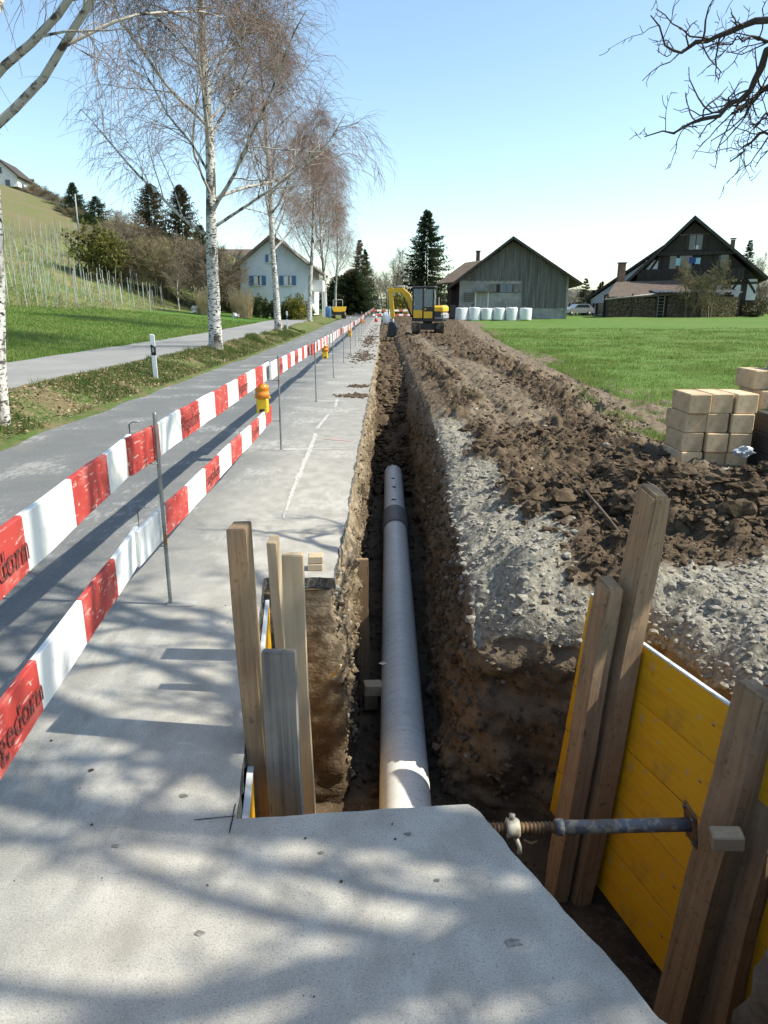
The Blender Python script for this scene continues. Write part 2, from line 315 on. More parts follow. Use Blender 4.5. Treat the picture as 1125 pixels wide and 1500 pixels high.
# ================================================================== ground materials
MT['road'] = mat('dusty_asphalt', (0.125, 0.13, 0.132), 0.9,
    [(1.1, 4, (0.16, 0.165, 0.165), 0.4, 0.65, 0.8), (140, 2, (0.06, 0.06, 0.06), 0.56, 0.66, 0.55), (150, 2, (0.36, 0.35, 0.33), 0.60, 0.68, 0.5), (45, 3, (0.24, 0.235, 0.22), 0.52, 0.66, 0.45)],
    [(130, 0.5, 0.004), (9, 0.15, 0.012)], coord='World')
def _dust(nt, src):               # pale saw-cut dust towards the trench, worn thinner on the carriageway
    N, L = nt.nodes, nt.links
    g = N.new('ShaderNodeNewGeometry'); sp = N.new('ShaderNodeSeparateXYZ'); L.new(g.outputs['Position'], sp.inputs[0])
    ns = N.new('ShaderNodeTexNoise'); ns.inputs['Scale'].default_value = 0.9; ns.inputs['Detail'].default_value = 7; ns.inputs['Roughness'].default_value = 0.62
    L.new(g.outputs['Position'], ns.inputs['Vector'])
    add = N.new('ShaderNodeMath'); add.operation = 'MULTIPLY_ADD'; add.inputs[1].default_value = 1.6; L.new(ns.outputs['Fac'], add.inputs[0]); L.new(sp.outputs['X'], add.inputs[2])
    mr = N.new('ShaderNodeMapRange'); mr.interpolation_type = 'SMOOTHSTEP'
    mr.inputs['From Min'].default_value = -1.55; mr.inputs['From Max'].default_value = 0.1; L.new(add.outputs[0], mr.inputs['Value'])
    yr = N.new('ShaderNodeMapRange'); yr.inputs['From Min'].default_value = 4.0; yr.inputs['From Max'].default_value = 11.0
    yr.inputs['To Min'].default_value = 0.95; yr.inputs['To Max'].default_value = 0.55; L.new(sp.outputs['Y'], yr.inputs['Value'])
    mu = N.new('ShaderNodeMath'); mu.operation = 'MULTIPLY'; L.new(mr.outputs[0], mu.inputs[0]); L.new(yr.outputs[0], mu.inputs[1])
    mp = N.new('ShaderNodeMapping'); mp.inputs['Scale'].default_value = (3.2, 2.2, 1); mp.inputs['Rotation'].default_value = (0, 0, 0.8); L.new(g.outputs['Position'], mp.inputs[0])
    n2 = N.new('ShaderNodeTexNoise'); n2.inputs['Scale'].default_value = 2.2; n2.inputs['Detail'].default_value = 6; L.new(mp.outputs[0], n2.inputs['Vector'])
    cr = N.new('ShaderNodeMix'); cr.data_type = 'RGBA'; cr.inputs['A'].default_value = (0.325, 0.305, 0.265, 1); cr.inputs['B'].default_value = (0.44, 0.415, 0.365, 1)
    m2 = N.new('ShaderNodeMapRange'); m2.inputs['From Min'].default_value = 0.35; m2.inputs['From Max'].default_value = 0.68; L.new(n2.outputs['Fac'], m2.inputs['Value']); L.new(m2.outputs[0], cr.inputs['Factor'])
    mx = N.new('ShaderNodeMix'); mx.data_type = 'RGBA'; L.new(mu.outputs[0], mx.inputs['Factor']); L.new(src, mx.inputs['A']); L.new(cr.outputs['Result'], mx.inputs['B'])
    n3 = N.new('ShaderNodeTexNoise'); n3.inputs['Scale'].default_value = 120; n3.inputs['Detail'].default_value = 4; L.new(g.outputs['Position'], n3.inputs['Vector'])
    m3 = N.new('ShaderNodeMapRange'); m3.inputs['From Min'].default_value = 0.58; m3.inputs['From Max'].default_value = 0.68; m3.inputs['To Max'].default_value = 0.5; L.new(n3.outputs['Fac'], m3.inputs['Value'])
    m4 = N.new('ShaderNodeMix'); m4.data_type = 'RGBA'; m4.inputs['B'].default_value = (0.14, 0.135, 0.125, 1); L.new(m3.outputs[0], m4.inputs['Factor']); L.new(mx.outputs['Result'], m4.inputs['A'])
    n5 = N.new('ShaderNodeTexNoise'); n5.inputs['Scale'].default_value = 210; n5.inputs['Detail'].default_value = 4; L.new(g.outputs['Position'], n5.inputs['Vector'])
    m5 = N.new('ShaderNodeMapRange'); m5.inputs['From Min'].default_value = 0.3; m5.inputs['From Max'].default_value = 0.7; m5.inputs['To Min'].default_value = 0.78; m5.inputs['To Max'].default_value = 1.22; L.new(n5.outputs['Fac'], m5.inputs['Value'])
    h5 = N.new('ShaderNodeHueSaturation'); L.new(m4.outputs['Result'], h5.inputs['Color']); L.new(m5.outputs[0], h5.inputs['Value'])
    # pale scuffs left by brooms and boots, and a few dark stains
    mq = N.new('ShaderNodeMapping'); mq.inputs['Scale'].default_value = (14, 5, 1); mq.inputs['Rotation'].default_value = (0, 0, 0.9); L.new(g.outputs['Position'], mq.inputs[0])
    n6 = N.new('ShaderNodeTexNoise'); n6.inputs['Scale'].default_value = 1.3; n6.inputs['Detail'].default_value = 8; n6.inputs['Roughness'].default_value = 0.72; L.new(mq.outputs[0], n6.inputs['Vector'])
    n7 = N.new('ShaderNodeTexNoise'); n7.inputs['Scale'].default_value = 1.1; n7.inputs['Detail'].default_value = 3; L.new(g.outputs['Position'], n7.inputs['Vector'])
    ms = N.new('ShaderNodeMath'); ms.operation = 'MULTIPLY'; L.new(n6.outputs['Fac'], ms.inputs[0]); L.new(n7.outputs['Fac'], ms.inputs[1])
    m6 = N.new('ShaderNodeMapRange'); m6.inputs['From Min'].default_value = 0.29; m6.inputs['From Max'].default_value = 0.36; m6.inputs['To Max'].default_value = 0.32; L.new(ms.outputs[0], m6.inputs['Value'])
    x6 = N.new('ShaderNodeMix'); x6.data_type = 'RGBA'; x6.inputs['B'].default_value = (0.50, 0.48, 0.44, 1); L.new(m6.outputs[0], x6.inputs['Factor']); L.new(h5.outputs[0], x6.inputs['A'])
    n8 = N.new('ShaderNodeTexNoise'); n8.inputs['Scale'].default_value = 2.3; n8.inputs['Detail'].default_value = 5; L.new(g.outputs['Position'], n8.inputs['Vector'])
    m8 = N.new('ShaderNodeMapRange'); m8.inputs['From Min'].default_value = 0.56; m8.inputs['From Max'].default_value = 0.72; m8.inputs['To Max'].default_value = 0.5; L.new(n8.outputs['Fac'], m8.inputs['Value'])
    x8 = N.new('ShaderNodeMix'); x8.data_type = 'RGBA'; x8.inputs['B'].default_value = (0.19, 0.175, 0.15, 1); L.new(m8.outputs[0], x8.inputs['Factor']); L.new(x6.outputs['Result'], x8.inputs['A'])
    return x8.outputs['Result']
mixin(MT['road'], _dust)
MT['path'] = mat('grey_path_asphalt', (0.23, 0.225, 0.215), 0.9, [(0.8, 4, (0.28, 0.27, 0.25), 0.45, 0.65, 0.8), (60, 2, (0.15, 0.15, 0.145), 0.55, 0.7, 0.5)], [(60, 0.2, 0.005)], coord='World')
MT['soil'] = mat('brown_soil', (0.110, 0.080, 0.052), 0.98, [(2.2, 5, (0.056, 0.039, 0.025), 0.42, 0.62, 0.9), (11, 4, (0.15, 0.108, 0.068), 0.52, 0.68, 0.7), (55, 3, (0.25, 0.21, 0.16), 0.64, 0.70, 0.8)], [(45, 0.7, 0.012), (14, 0.6, 0.03)], coord='World', spec=0.1)
def _kinds(nt, src):
    N, L = nt.nodes, nt.links
    at = N.new('ShaderNodeAttribute'); at.attribute_name = 'kind'; sp = N.new('ShaderNodeSeparateColor'); L.new(at.outputs['Color'], sp.inputs[0])
    g = N.new('ShaderNodeNewGeometry')
    def nz(sc, det, ca, cb, lo=0.38, hi=0.64):
        n = N.new('ShaderNodeTexNoise'); n.inputs['Scale'].default_value = sc; n.inputs['Detail'].default_value = det; n.inputs['Roughness'].default_value = 0.65
        L.new(g.outputs['Position'], n.inputs['Vector'])
        m = N.new('ShaderNodeMapRange'); m.inputs['From Min'].default_value = lo; m.inputs['From Max'].default_value = hi; L.new(n.outputs['Fac'], m.inputs['Value'])
        x = N.new('ShaderNodeMix'); x.data_type = 'RGBA'; x.inputs['A'].default_value = (*ca, 1); x.inputs['B'].default_value = (*cb, 1); L.new(m.outputs[0], x.inputs['Factor'])
        return x.outputs['Result'], n.outputs['Fac']
    cur = src
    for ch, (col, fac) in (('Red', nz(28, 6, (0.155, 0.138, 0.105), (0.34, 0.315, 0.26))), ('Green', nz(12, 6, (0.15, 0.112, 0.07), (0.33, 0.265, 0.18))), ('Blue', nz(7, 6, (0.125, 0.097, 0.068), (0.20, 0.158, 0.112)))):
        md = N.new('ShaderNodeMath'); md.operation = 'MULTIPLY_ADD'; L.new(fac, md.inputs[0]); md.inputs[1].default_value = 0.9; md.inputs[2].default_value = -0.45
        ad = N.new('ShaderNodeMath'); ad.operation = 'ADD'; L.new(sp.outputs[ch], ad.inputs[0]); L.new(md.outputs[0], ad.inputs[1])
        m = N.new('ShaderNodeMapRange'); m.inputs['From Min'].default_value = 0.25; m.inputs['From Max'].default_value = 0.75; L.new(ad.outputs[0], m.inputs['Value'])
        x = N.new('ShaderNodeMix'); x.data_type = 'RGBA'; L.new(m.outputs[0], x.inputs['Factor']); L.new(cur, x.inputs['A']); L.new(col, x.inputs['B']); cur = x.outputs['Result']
    return cur
MT['trench'] = MT['soil'].copy(); MT['trench'].name = 'trench_earth'; mixin(MT['trench'], _kinds)
MT['clod'] = mat('brown_soil_clods', (0.108, 0.079, 0.052), 0.98, [(5, 4, (0.054, 0.037, 0.024), 0.42, 0.62, 0.9), (16, 4, (0.155, 0.112, 0.072), 0.54, 0.68, 0.7)], [(60, 0.7, 0.008)], coord='World', spec=0.1)
MT['gravel'] = mat('grey_limestone_gravel', (0.29, 0.27, 0.225), 0.9, [(9, 2, (0.20, 0.185, 0.155), 0.4, 0.6, 0.9), (23, 2, (0.40, 0.385, 0.345), 0.55, 0.65, 0.7)], [(80, 0.3, 0.004)], coord='World')
MT['turf'] = mat('meadow_turf', (0.092, 0.166, 0.034), 0.95, [(0.22, 5, (0.108, 0.175, 0.042), 0.4, 0.62, 0.8), (1.6, 5, (0.07, 0.125, 0.028), 0.5, 0.7, 0.7), (0.5, 4, (0.16, 0.185, 0.06), 0.55, 0.72, 0.7), (0.09, 5, (0.125, 0.175, 0.05), 0.48, 0.62, 0.7)], [(18, 0.8, 0.04)], coord='World', spec=0.1)
MT['verge'] = mat('verge_turf', (0.085, 0.12, 0.035), 0.95, [(1.2, 5, (0.17, 0.13, 0.075), 0.45, 0.62, 0.9), (7, 4, (0.055, 0.085, 0.022), 0.5, 0.68, 0.7)], [(22, 0.8, 0.03)], coord='World', spec=0.1)
MT['hill'] = mat('hill_turf', (0.074, 0.150, 0.028), 0.95, [(0.22, 5, (0.10, 0.178, 0.038), 0.4, 0.62, 0.8), (1.6, 5, (0.05, 0.105, 0.02), 0.5, 0.7, 0.6)], [(10, 0.8, 0.05)], coord='World', spec=0.1)
def _hillmix(nt, src):
    N, L = nt.nodes, nt.links
    at = N.new('ShaderNodeAttribute'); at.attribute_name = 'kind'; sp = N.new('ShaderNodeSeparateColor'); L.new(at.outputs['Color'], sp.inputs[0])
    g = N.new('ShaderNodeNewGeometry'); cur = src
    for ch, sc, ca, cb in (('Red', 0.45, (0.10, 0.15, 0.045), (0.20, 0.185, 0.085)), ('Green', 0.3, (0.155, 0.135, 0.075), (0.12, 0.135, 0.05))):
        n = N.new('ShaderNodeTexNoise'); n.inputs['Scale'].default_value = sc; n.inputs['Detail'].default_value = 7; n.inputs['Roughness'].default_value = 0.65; L.new(g.outputs['Position'], n.inputs['Vector'])
        m = N.new('ShaderNodeMapRange'); m.inputs['From Min'].default_value = 0.4; m.inputs['From Max'].default_value = 0.65; L.new(n.outputs['Fac'], m.inputs['Value'])
        x = N.new('ShaderNodeMix'); x.data_type = 'RGBA'; x.inputs['A'].default_value = (*ca, 1); x.inputs['B'].default_value = (*cb, 1); L.new(m.outputs[0], x.inputs['Factor'])
        y = N.new('ShaderNodeMix'); y.data_type = 'RGBA'; L.new(sp.outputs[ch], y.inputs['Factor']); L.new(cur, y.inputs['A']); L.new(x.outputs['Result'], y.inputs['B']); cur = y.outputs['Result']
    return cur
mixin(MT['hill'], _hillmix)

# ================================================================== road: one sheet with a cut edge, notch and saw cuts
def jit(pts, step, amp, seed):
    out = []
    for (a, b) in zip(pts[:-1], pts[1:]):
        L_ = math.hypot(b[0] - a[0], b[1] - a[1]); n = max(1, int(L_ / step))
        nx, ny = -(b[1] - a[1]) / L_, (b[0] - a[0]) / L_
        for i in range(n):
            t = i / n; x = a[0] + (b[0] - a[0]) * t; y = a[1] + (b[1] - a[1]) * t
            w = amp * float(fbm(x * 9 + seed, y * 9, 2.0, 4, 0.6)) * (0 if i == 0 else 1)
            out.append((x + nx * w, y + ny * w))
    out.append(pts[-1]); return out
edge_pts = jit([(1.30, 0.0), (0.70, 1.337), (0.325, 2.12)], 0.02, 0.008, 1) + jit([(0.30, 2.145), (-0.505, 2.07)], 0.03, 0.003, 2)
edge_pts += jit([(-0.51, 2.07), (-0.785, 4.33)], 0.06, 0.003, 3) + jit([(-0.785, 4.335), (-0.325, 4.35)], 0.02, 0.022, 4)
ys_ = np.concatenate([np.arange(4.38, 9, 0.04), np.arange(9, 20.01, 0.1)])
edge_pts += [(float(xL(y)) + 0.015 + 0.02 * float(fbm(y * 3.1, 0.5, 0, 5, 0.65)), float(y)) for y in ys_]
outline = [(-4.95, 20.0), (-4.95, 9.0), (-4.95, -6.0), (1.30, -6.0)] + edge_pts
bm = bmesh.new()
vs = [bm.verts.new((x, y, 0.0)) for x, y in outline]
es = [bm.edges.new((vs[i], vs[(i + 1) % len(vs)])) for i in range(len(vs))]
bmesh.ops.triangle_fill(bm, edges=es, use_beauty=True)
bmesh.ops.recalc_face_normals(bm, faces=bm.faces)
if sum(f.normal.z for f in bm.faces) < 0: bmesh.ops.reverse_faces(bm, faces=bm.faces)
ed = [e for e in bm.edges if e.is_boundary and min(v.co.y for v in e.verts) < 19.95]
r_ = bmesh.ops.extrude_edge_only(bm, edges=ed)
for v in [g for g in r_['geom'] if isinstance(g, bmesh.types.BMVert)]:
    v.co.z = -0.075; k = 0.012 * math.sin(v.co.y * 41 + v.co.x * 23); v.co.x += k
bm.normal_update()
for f in bm.faces: f.material_index = 0 if abs(f.normal.z) > .5 else 1
MT['asphalt_cut'] = mat('broken_asphalt_edge', (0.10, 0.095, 0.085), 0.95, [(60, 3, (0.24, 0.22, 0.19), 0.52, 0.62, 0.9), (20, 3, (0.06, 0.05, 0.04), 0.5, 0.65, 0.8)], [(50, 1.0, 0.01)], coord='World')
road = struct(bmobj('road', bm, [MT['road'], MT['asphalt_cut']]))
ys2 = np.concatenate([np.arange(20, 60, 1.0), np.arange(60, 201, 4.0)])
xs_ = np.linspace(0, 1, 6)
V = []; 
for y in ys2:
    xr_ = float(xL(y)) + 0.015 + 0.02 * float(fbm(y * 3.1, 0.5, 0, 5, 0.65))
    for t in xs_: V.append((-4.95 + (xr_ + 4.95) * t, y, float(zr(y))))
    V.append((xr_, y, float(zr(y)) - 0.11))
n_ = len(xs_) + 1; I = np.arange(len(V)).reshape(-1, n_)
F = np.stack([I[:-1, :-1], I[:-1, 1:], I[1:, 1:], I[1:, :-1]], -1).reshape(-1, 4)
npmesh('road_far_stretch', V, F, MT['road'], road, smooth=False)

# marks on the road
MT['chalk'] = mat('white_chalk_line', (0.50, 0.49, 0.46), 0.95, [(30, 4, (0.33, 0.32, 0.30), 0.42, 0.56, 1.0)], coord='World')
MT['redspray'] = mat('pink_spray_mark', (0.42, 0.25, 0.22), 0.95, [(40, 4, (0.34, 0.31, 0.29), 0.46, 0.6, 1.0)], coord='World')
MT['dust'] = mat('white_drill_dust', (0.36, 0.345, 0.315), 0.98, [(14, 3, (0.31, 0.30, 0.275), 0.45, 0.65, 0.8)], coord='World')
MT['groove'] = mat('dark_saw_groove', (0.02, 0.02, 0.02), 0.95)
def strip(name, pts, widths, z, m, seed, parent):
    V = []; n = len(pts)
    for i, (x, y) in enumerate(pts):
        j0 = pts[max(i - 1, 0)]; j1 = pts[min(i + 1, n - 1)]; dx, dy = j1[0] - j0[0], j1[1] - j0[1]; l = math.hypot(dx, dy) + 1e-6
        w = widths[i] * 0.5
        a = 1 + 0.5 * float(vn(i * 1.3, seed)); b = 1 + 0.5 * float(vn(i * 1.3, seed + 9))
        V += [(x - dy / l * w * a, y + dx / l * w * a, z), (x + dy / l * w * b, y - dx / l * w * b, z)]
    I = np.arange(len(V)).reshape(-1, 2)
    return npmesh(name, V, np.stack([I[:-1, 0], I[:-1, 1], I[1:, 1], I[1:, 0]], -1), m, parent, smooth=False)
def gpt(u, v): 
    p = pix(u, v, 1.0); s = CAM_H / (CAM_H - p.z); return (p.x * s, s)
def poly(ps, n=40): 
    ps = np.array(ps); t = np.linspace(0, len(ps) - 1, n); return [(float(np.interp(q, range(len(ps)), ps[:, 0])) , float(np.interp(q, range(len(ps)), ps[:, 1]))) for q in t]
q = poly([gpt(415, 760), gpt(430, 715), gpt(445, 680), gpt(458, 650), gpt(462, 635)], 50)
strip('chalk_line', q, [0.05 * (0.35 + 0.65 * min(1, i / 20)) for i in range(50)], 0.004, MT['chalk'], 3, road)
q = poly([gpt(464, 628), gpt(475, 615), gpt(481, 607)], 16); strip('chalk_line', q, [0.045] * 16, 0.004, MT['chalk'], 5, road)
q = poly([gpt(491, 596), gpt(494, 585)], 10); strip('chalk_line', q, [0.05] * 10, 0.004, MT['chalk'], 6, road)
q = poly([gpt(475, 643), gpt(515, 646)], 12); strip('spray_mark', q, [0.07] * 12, 0.004, MT['redspray'], 7, road)
for (a, b) in (((336, 1222), (345, 1178)), ((284, 1202), (345, 1196))):
    q = poly([gpt(*a), gpt(*b)], 8); strip('saw_cut', q, [0.004] * 8, 0.003, MT['groove'], 8, road)

MT['stain'] = mat('damp_stain', (0.15, 0.14, 0.12), 0.9, [(40, 4, (0.27, 0.255, 0.225), 0.48, 0.6, 1.0)], coord='World')
for i, (u, v, s) in enumerate(((751, 1381, .020), (561, 972, .016), (268, 1166, .014), (597, 1222, .010), (292, 1368, .012), (640, 1290, .008), (170, 1240, .011), (470, 1250, .008))):
    gx, gy = gpt(u, v); a = np.linspace(0, 6.283, 15)[:-1]; q = s * (1 + .4 * vn(a * 1.7, i * 3.1))
    npmesh('stain', np.stack([gx + q * np.cos(a) * 1.2, gy + q * np.sin(a) * .8, np.full(14, .0025)], -1), np.arange(14)[None], MT['stain'], road, smooth=False)
MT['dry_leaf'] = mat('dry_leaf', (0.36, 0.27, 0.14), 0.9)
# ================================================================== trench, banks and dug strip
ry = np.unique(np.round(np.concatenate([np.arange(-2, 1, .15), np.arange(1, 2, .035), np.arange(2, 2.2, .012), np.arange(2.2, 3.9, .032), np.arange(3.9, 4.6, .0125), np.arange(4.6, 9, .03),
      np.arange(9, 14, .06), np.arange(14, 24, .08), np.arange(24, 46, .25), np.arange(46, 112, .6)]), 4))
A = ry[:, None]; l_ = xL(ry)[:, None]; r__ = xR(ry)[:, None]; zf = (zfloor(ry) + zr(ry))[:, None]; zg = zr(ry)[:, None]
def lin(n, a=0.0, b=1.0): return np.linspace(a, b, n)[None, :]
t = lin(5, 0, 0.98); X0 = l_ - 0.5 + 0.5 * t; Z0 = zg - 0.078 + 0 * t
t = lin(44, 0, 0.985); X1 = l_ + 0.04 * t + 0 * A; Z1 = (zg - 0.078) + (zf - zg + 0.078) * t
t = lin(20, 0, 0.99); X2 = (l_ + 0.04) + (r__ - 0.14 - l_ - 0.04) * t; Z2 = zf + 0 * t
t = lin(150) ** 1.25; xe = (xF(ry) + 0.9)[:, None]; X4 = r__ + (xe - r__) * t
Z4, GR, TR = soil_z(X4, A + 0 * X4)
t = lin(44, 0, 0.985); X3 = r__ - 0.14 * (1 - t) + 0 * A; Z3 = zf + (Z4[:, :1] - 0.01 - zf) * t
Yf = lambda X: A + 0 * X
# roughness of the walls: gouges of the bucket, lumps and stones
def rough(Xw, Zw, sgn):
    Y_ = Yf(Xw)
    d = 0.055 * fbm(Y_ * 1.3, Zw * 1.1, 5 + sgn, 4, 0.6) + 0.032 * fbm(Y_ * 8, Zw * 7, 11 + sgn, 4, 0.68) + 0.04 * np.abs(vn(Y_ * 7 + Zw * 2, Zw * 1.1 - Y_ * .5, 3)) + .025 * np.abs(vn(Y_ * 16, Zw * 16, 9))
    return d
e1 = np.minimum(1, (np.arange(44) + 1) / 6)[None, :]
nearnotch = (sstep(4.2, 4.4, ry) * 0.8 + 0.2)[:, None]
X1 = X1 + rough(X1, Z1, 1) * e1 * nearnotch + 0.015 * fbm(A * 18, Z1 * 18, 0, 3) * e1
e3 = np.minimum(1, (44 - np.arange(44)) / 8)[None, :] * 0.6 + 0.4
X3 = X3 - rough(X3, Z3, -1) * e3 * 1.15 - 0.012 * fbm(A * 18, Z3 * 18, 7, 3)
Y1 = Yf(X1) + 0.02 * fbm(X1 * 11, Z1 * 11, 2, 3) * sstep(4.2, 4.25, ry)[:, None] * sstep(4.7, 4.5, ry)[:, None]
Y3 = Yf(X3) + 0.07 * fbm(X3 * 5, Z3 * 5, 4, 5, 0.6) * sstep(3.7, 3.95, ry)[:, None] * sstep(4.9, 4.5, ry)[:, None]
fillc = sstep(13, 15, ry)[:, None]
Z2 = Z2 + (0.03 + 0.10 * fillc) * fbm(X2 * 4, Yf(X2) * 4, 1, 5, 0.6) + fillc * 0.14 * np.abs(fbm(X2 * 2, Yf(X2) * 2, 6, 3))
Xs = np.concatenate([X0 + 0 * A, X1, X2, X3, X4], 1); Ys = np.concatenate([Yf(X0), Y1, Yf(X2), Y3, Yf(X4)], 1); Zs = np.concatenate([Z0 + 0 * A, Z1, Z2 + 0 * A, Z3, Z4], 1)
K = np.zeros(Xs.shape + (4,), np.float32); K[..., 3] = 1
n0, n1, n2, n3 = 5, 44, 20, 44
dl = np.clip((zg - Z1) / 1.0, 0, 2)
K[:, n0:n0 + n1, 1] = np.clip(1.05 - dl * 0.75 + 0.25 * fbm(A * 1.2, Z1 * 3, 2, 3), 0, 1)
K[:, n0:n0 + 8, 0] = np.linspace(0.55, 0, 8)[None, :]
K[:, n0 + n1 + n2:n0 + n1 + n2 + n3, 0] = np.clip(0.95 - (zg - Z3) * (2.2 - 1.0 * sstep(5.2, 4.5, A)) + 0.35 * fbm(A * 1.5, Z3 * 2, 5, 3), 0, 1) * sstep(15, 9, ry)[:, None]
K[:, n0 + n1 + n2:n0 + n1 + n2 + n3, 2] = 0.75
K[:, n0 + n1 + n2 + n3:, 0] = GR * (1 - 0.75 * sstep(8.5, 13, A))
comp = sstep(1.3, 0.6, xF(A) - X4) * sstep(6, 8, A)
K[:, n0 + n1 + n2 + n3:, 2] = np.clip(TR * 0.75 + comp, 0, 1)
nx_ = Xs.shape[1]; I = np.arange(Xs.size).reshape(Xs.shape)
F = np.stack([I[:-1, :-1], I[:-1, 1:], I[1:, 1:], I[1:, :-1]], -1).reshape(-1, 4)
struct(npmesh('trench', np.stack([Xs, Ys, Zs], -1), F, MT['trench'], smooth=True, attr=K))

# loose clods, stones and gravel: uncountable, one object each
def ico(sub):
    b = bmesh.new(); bmesh.ops.create_icosphere(b, subdivisions=sub, radius=1.0)
    V = np.array([v.co[:] for v in b.verts]); F = np.array([[v.index for v in f.verts] for f in b.faces]); b.free(); return V, F
ICO1, ICO2 = ico(1), ico(2)
def rubble(name, P, S, m, base, amp, flat=0.75, seed=0, smooth=True):
    bv, bf = base; n = len(P); r = np.random.default_rng(seed)
    ang = r.uniform(0, 6.28, n); c, s = np.cos(ang), np.sin(ang)
    sc = np.stack([r.uniform(.75, 1.3, n), r.uniform(.65, 1.1, n), r.uniform(.5, 1.0, n) * flat], -1) * S[:, None]
    off = r.uniform(0, 100, (n, 1))
    d = 1 + amp * fbm(bv[None, :, 0] * 1.7 + off, bv[None, :, 1] * 1.7 + off * .7, bv[None, :, 2] * 1.7, 3, 0.7)
    v = bv[None] * d[..., None] * sc[:, None, :]
    x = v[..., 0] * c[:, None] - v[..., 1] * s[:, None]; y = v[..., 0] * s[:, None] + v[..., 1] * c[:, None]
    v = np.stack([x, y, v[..., 2]], -1) + P[:, None, :]
    F = (bf[None] + (np.arange(n) * len(bv))[:, None, None]).reshape(-1, 3)
    return npmesh(name, v.reshape(-1, 3), F, m, smooth=smooth)
def scatter_soil(n, y0, y1, xa, xb, sel, power=1.0, seed=1):
    r = np.random.default_rng(seed); y = y0 + (y1 - y0) * r.random(n) ** power
    x = xa(y) + (xb(y) - xa(y)) * r.random(n); z, g, tr = soil_z(x, y)
    k = sel(x, y, g, tr) > r.random(n); return np.stack([x, y, z], -1)[k]
P = scatter_soil(12000, 4.6, 40, lambda y: xR(y) + .25, lambda y: xF(y) - .3, lambda x, y, g, t: (1 - .93 * g) * (1 - .9 * t) * sstep(-.1, .35, fbm(x * 1.1, y * 1.1, 4, 3)) * (1 - .6 * sstep(1.3, .6, xF(y) - x)), 1.7, 11)
S = np.random.default_rng(3).lognormal(-3.85, .55, len(P)).clip(.008, .10) * (1 + P[:, 1] * 0.012)
nr = P[:, 1] < 11
stuff(rubble('soil_clods', P[nr], S[nr], MT['clod'], ICO2, 0.55, .85, 5, False), 'loose brown soil clods strewn over the near dug strip', 'soil')
stuff(rubble('far_soil_clods', P[~nr], S[~nr], MT['clod'], ICO1, 0.55, .9, 5, False), 'loose brown soil clods strewn over the far dug strip', 'soil')
P = scatter_soil(2600, 4.5, 7.2, lambda y: 1.4 + 0 * y, lambda y: 4.8 + 0 * y, lambda x, y, g, t: (heaps(x, y) > .1) * 1.0, 1.0, 12)
S = np.random.default_rng(4).lognormal(-3.75, .65, len(P)).clip(.010, .17)
Pc = scatter_soil(26000, 4.4, 16, lambda y: xR(y) + .15, lambda y: np.minimum(xF(y) - .1, 5.0), lambda x, y, g, t: (1 - .9 * g) * (1 - .5 * t) * (.25 + .75 * sstep(-.2, .4, fbm(x * 1.7, y * 1.7, 2, 3))) * .62, 1.6, 41)
stuff(rubble('soil_crumbs', Pc, np.random.default_rng(42).lognormal(-4.55, .5, len(Pc)).clip(.005, .035) * (1 + .03 * Pc[:, 1]), MT['clod'], ICO1, 0.5, .9, 43, False), 'fine crumbs of dark soil over heap and dug strip', 'soil')
big = S > .05; S = np.minimum(S, .13)
stuff(rubble('large_clods', P[big], S[big], MT['clod'], ico(3), 0.55, .85, 16, False), 'large broken lumps of dark soil in the spoil heap', 'soil')
P, S = P[~big], S[~big]
stuff(rubble('heap_clods', P, S, MT['clod'], ICO2, 0.6, .9, 6, False), 'coarse dark clods on the spoil heap behind the yellow boards', 'soil')
P = scatter_soil(15000, 1.3, 10, lambda y: xR(y) - .02, lambda y: xR(y) + 2.2, lambda x, y, g, t: g ** 2 * np.where(y < 4.5, 1.0, .5), 1.0, 13)
S = np.random.default_rng(5).lognormal(-4.35, .5, len(P)).clip(.005, .045)
stuff(rubble('gravel', P, S, MT['gravel'], ICO1, 0.3, .8, 7, False), 'pale grey gravel along the rim and behind the yellow boards', 'gravel')
P = scatter_soil(5000, 3, 30, lambda y: xR(y), lambda y: xF(y), lambda x, y, g, t: .35 + 0 * x, 1.8, 14)
S = np.random.default_rng(6).lognormal(-4.4, .45, len(P)).clip(.005, .04) * (1 + P[:, 1] * .02)
stuff(rubble('soil_stones', P, S, MT['gravel'], ICO1, 0.3, .8, 8, False), 'small pale stones scattered through the dug soil', 'stones')
r = np.random.default_rng(15); n = 3400; y = 13 + 27 * r.random(n) ** 1.3; x = xL(y) + .1 + (xR(y) - xL(y) - .25) * r.random(n)
z = zfloor(y) + zr(y) + 0.1 * r.random(n) + .03; S = r.lognormal(-3.2, .5, n).clip(.015, .13)
stuff(rubble('backfill_clods', np.stack([x, y, z], -1), S, MT['clod'], ICO1, 0.6, .9, 9, False), 'brown clods of backfill beyond the end of the pipe', 'soil')
n = 900; y = 2.2 + 11 * r.random(n); x = xL(y) + .12 + (xR(y) - xL(y) - .3) * r.random(n); z = zfloor(y) + .01 + .02 * r.random(n)
stuff(rubble('trench_gravel', np.stack([x, y, z], -1), r.lognormal(-4.3, .5, n).clip(.006, .05), MT['clod'], ICO1, 0.3, .8, 10, False), 'gravel bedding scattered along the trench floor', 'gravel')
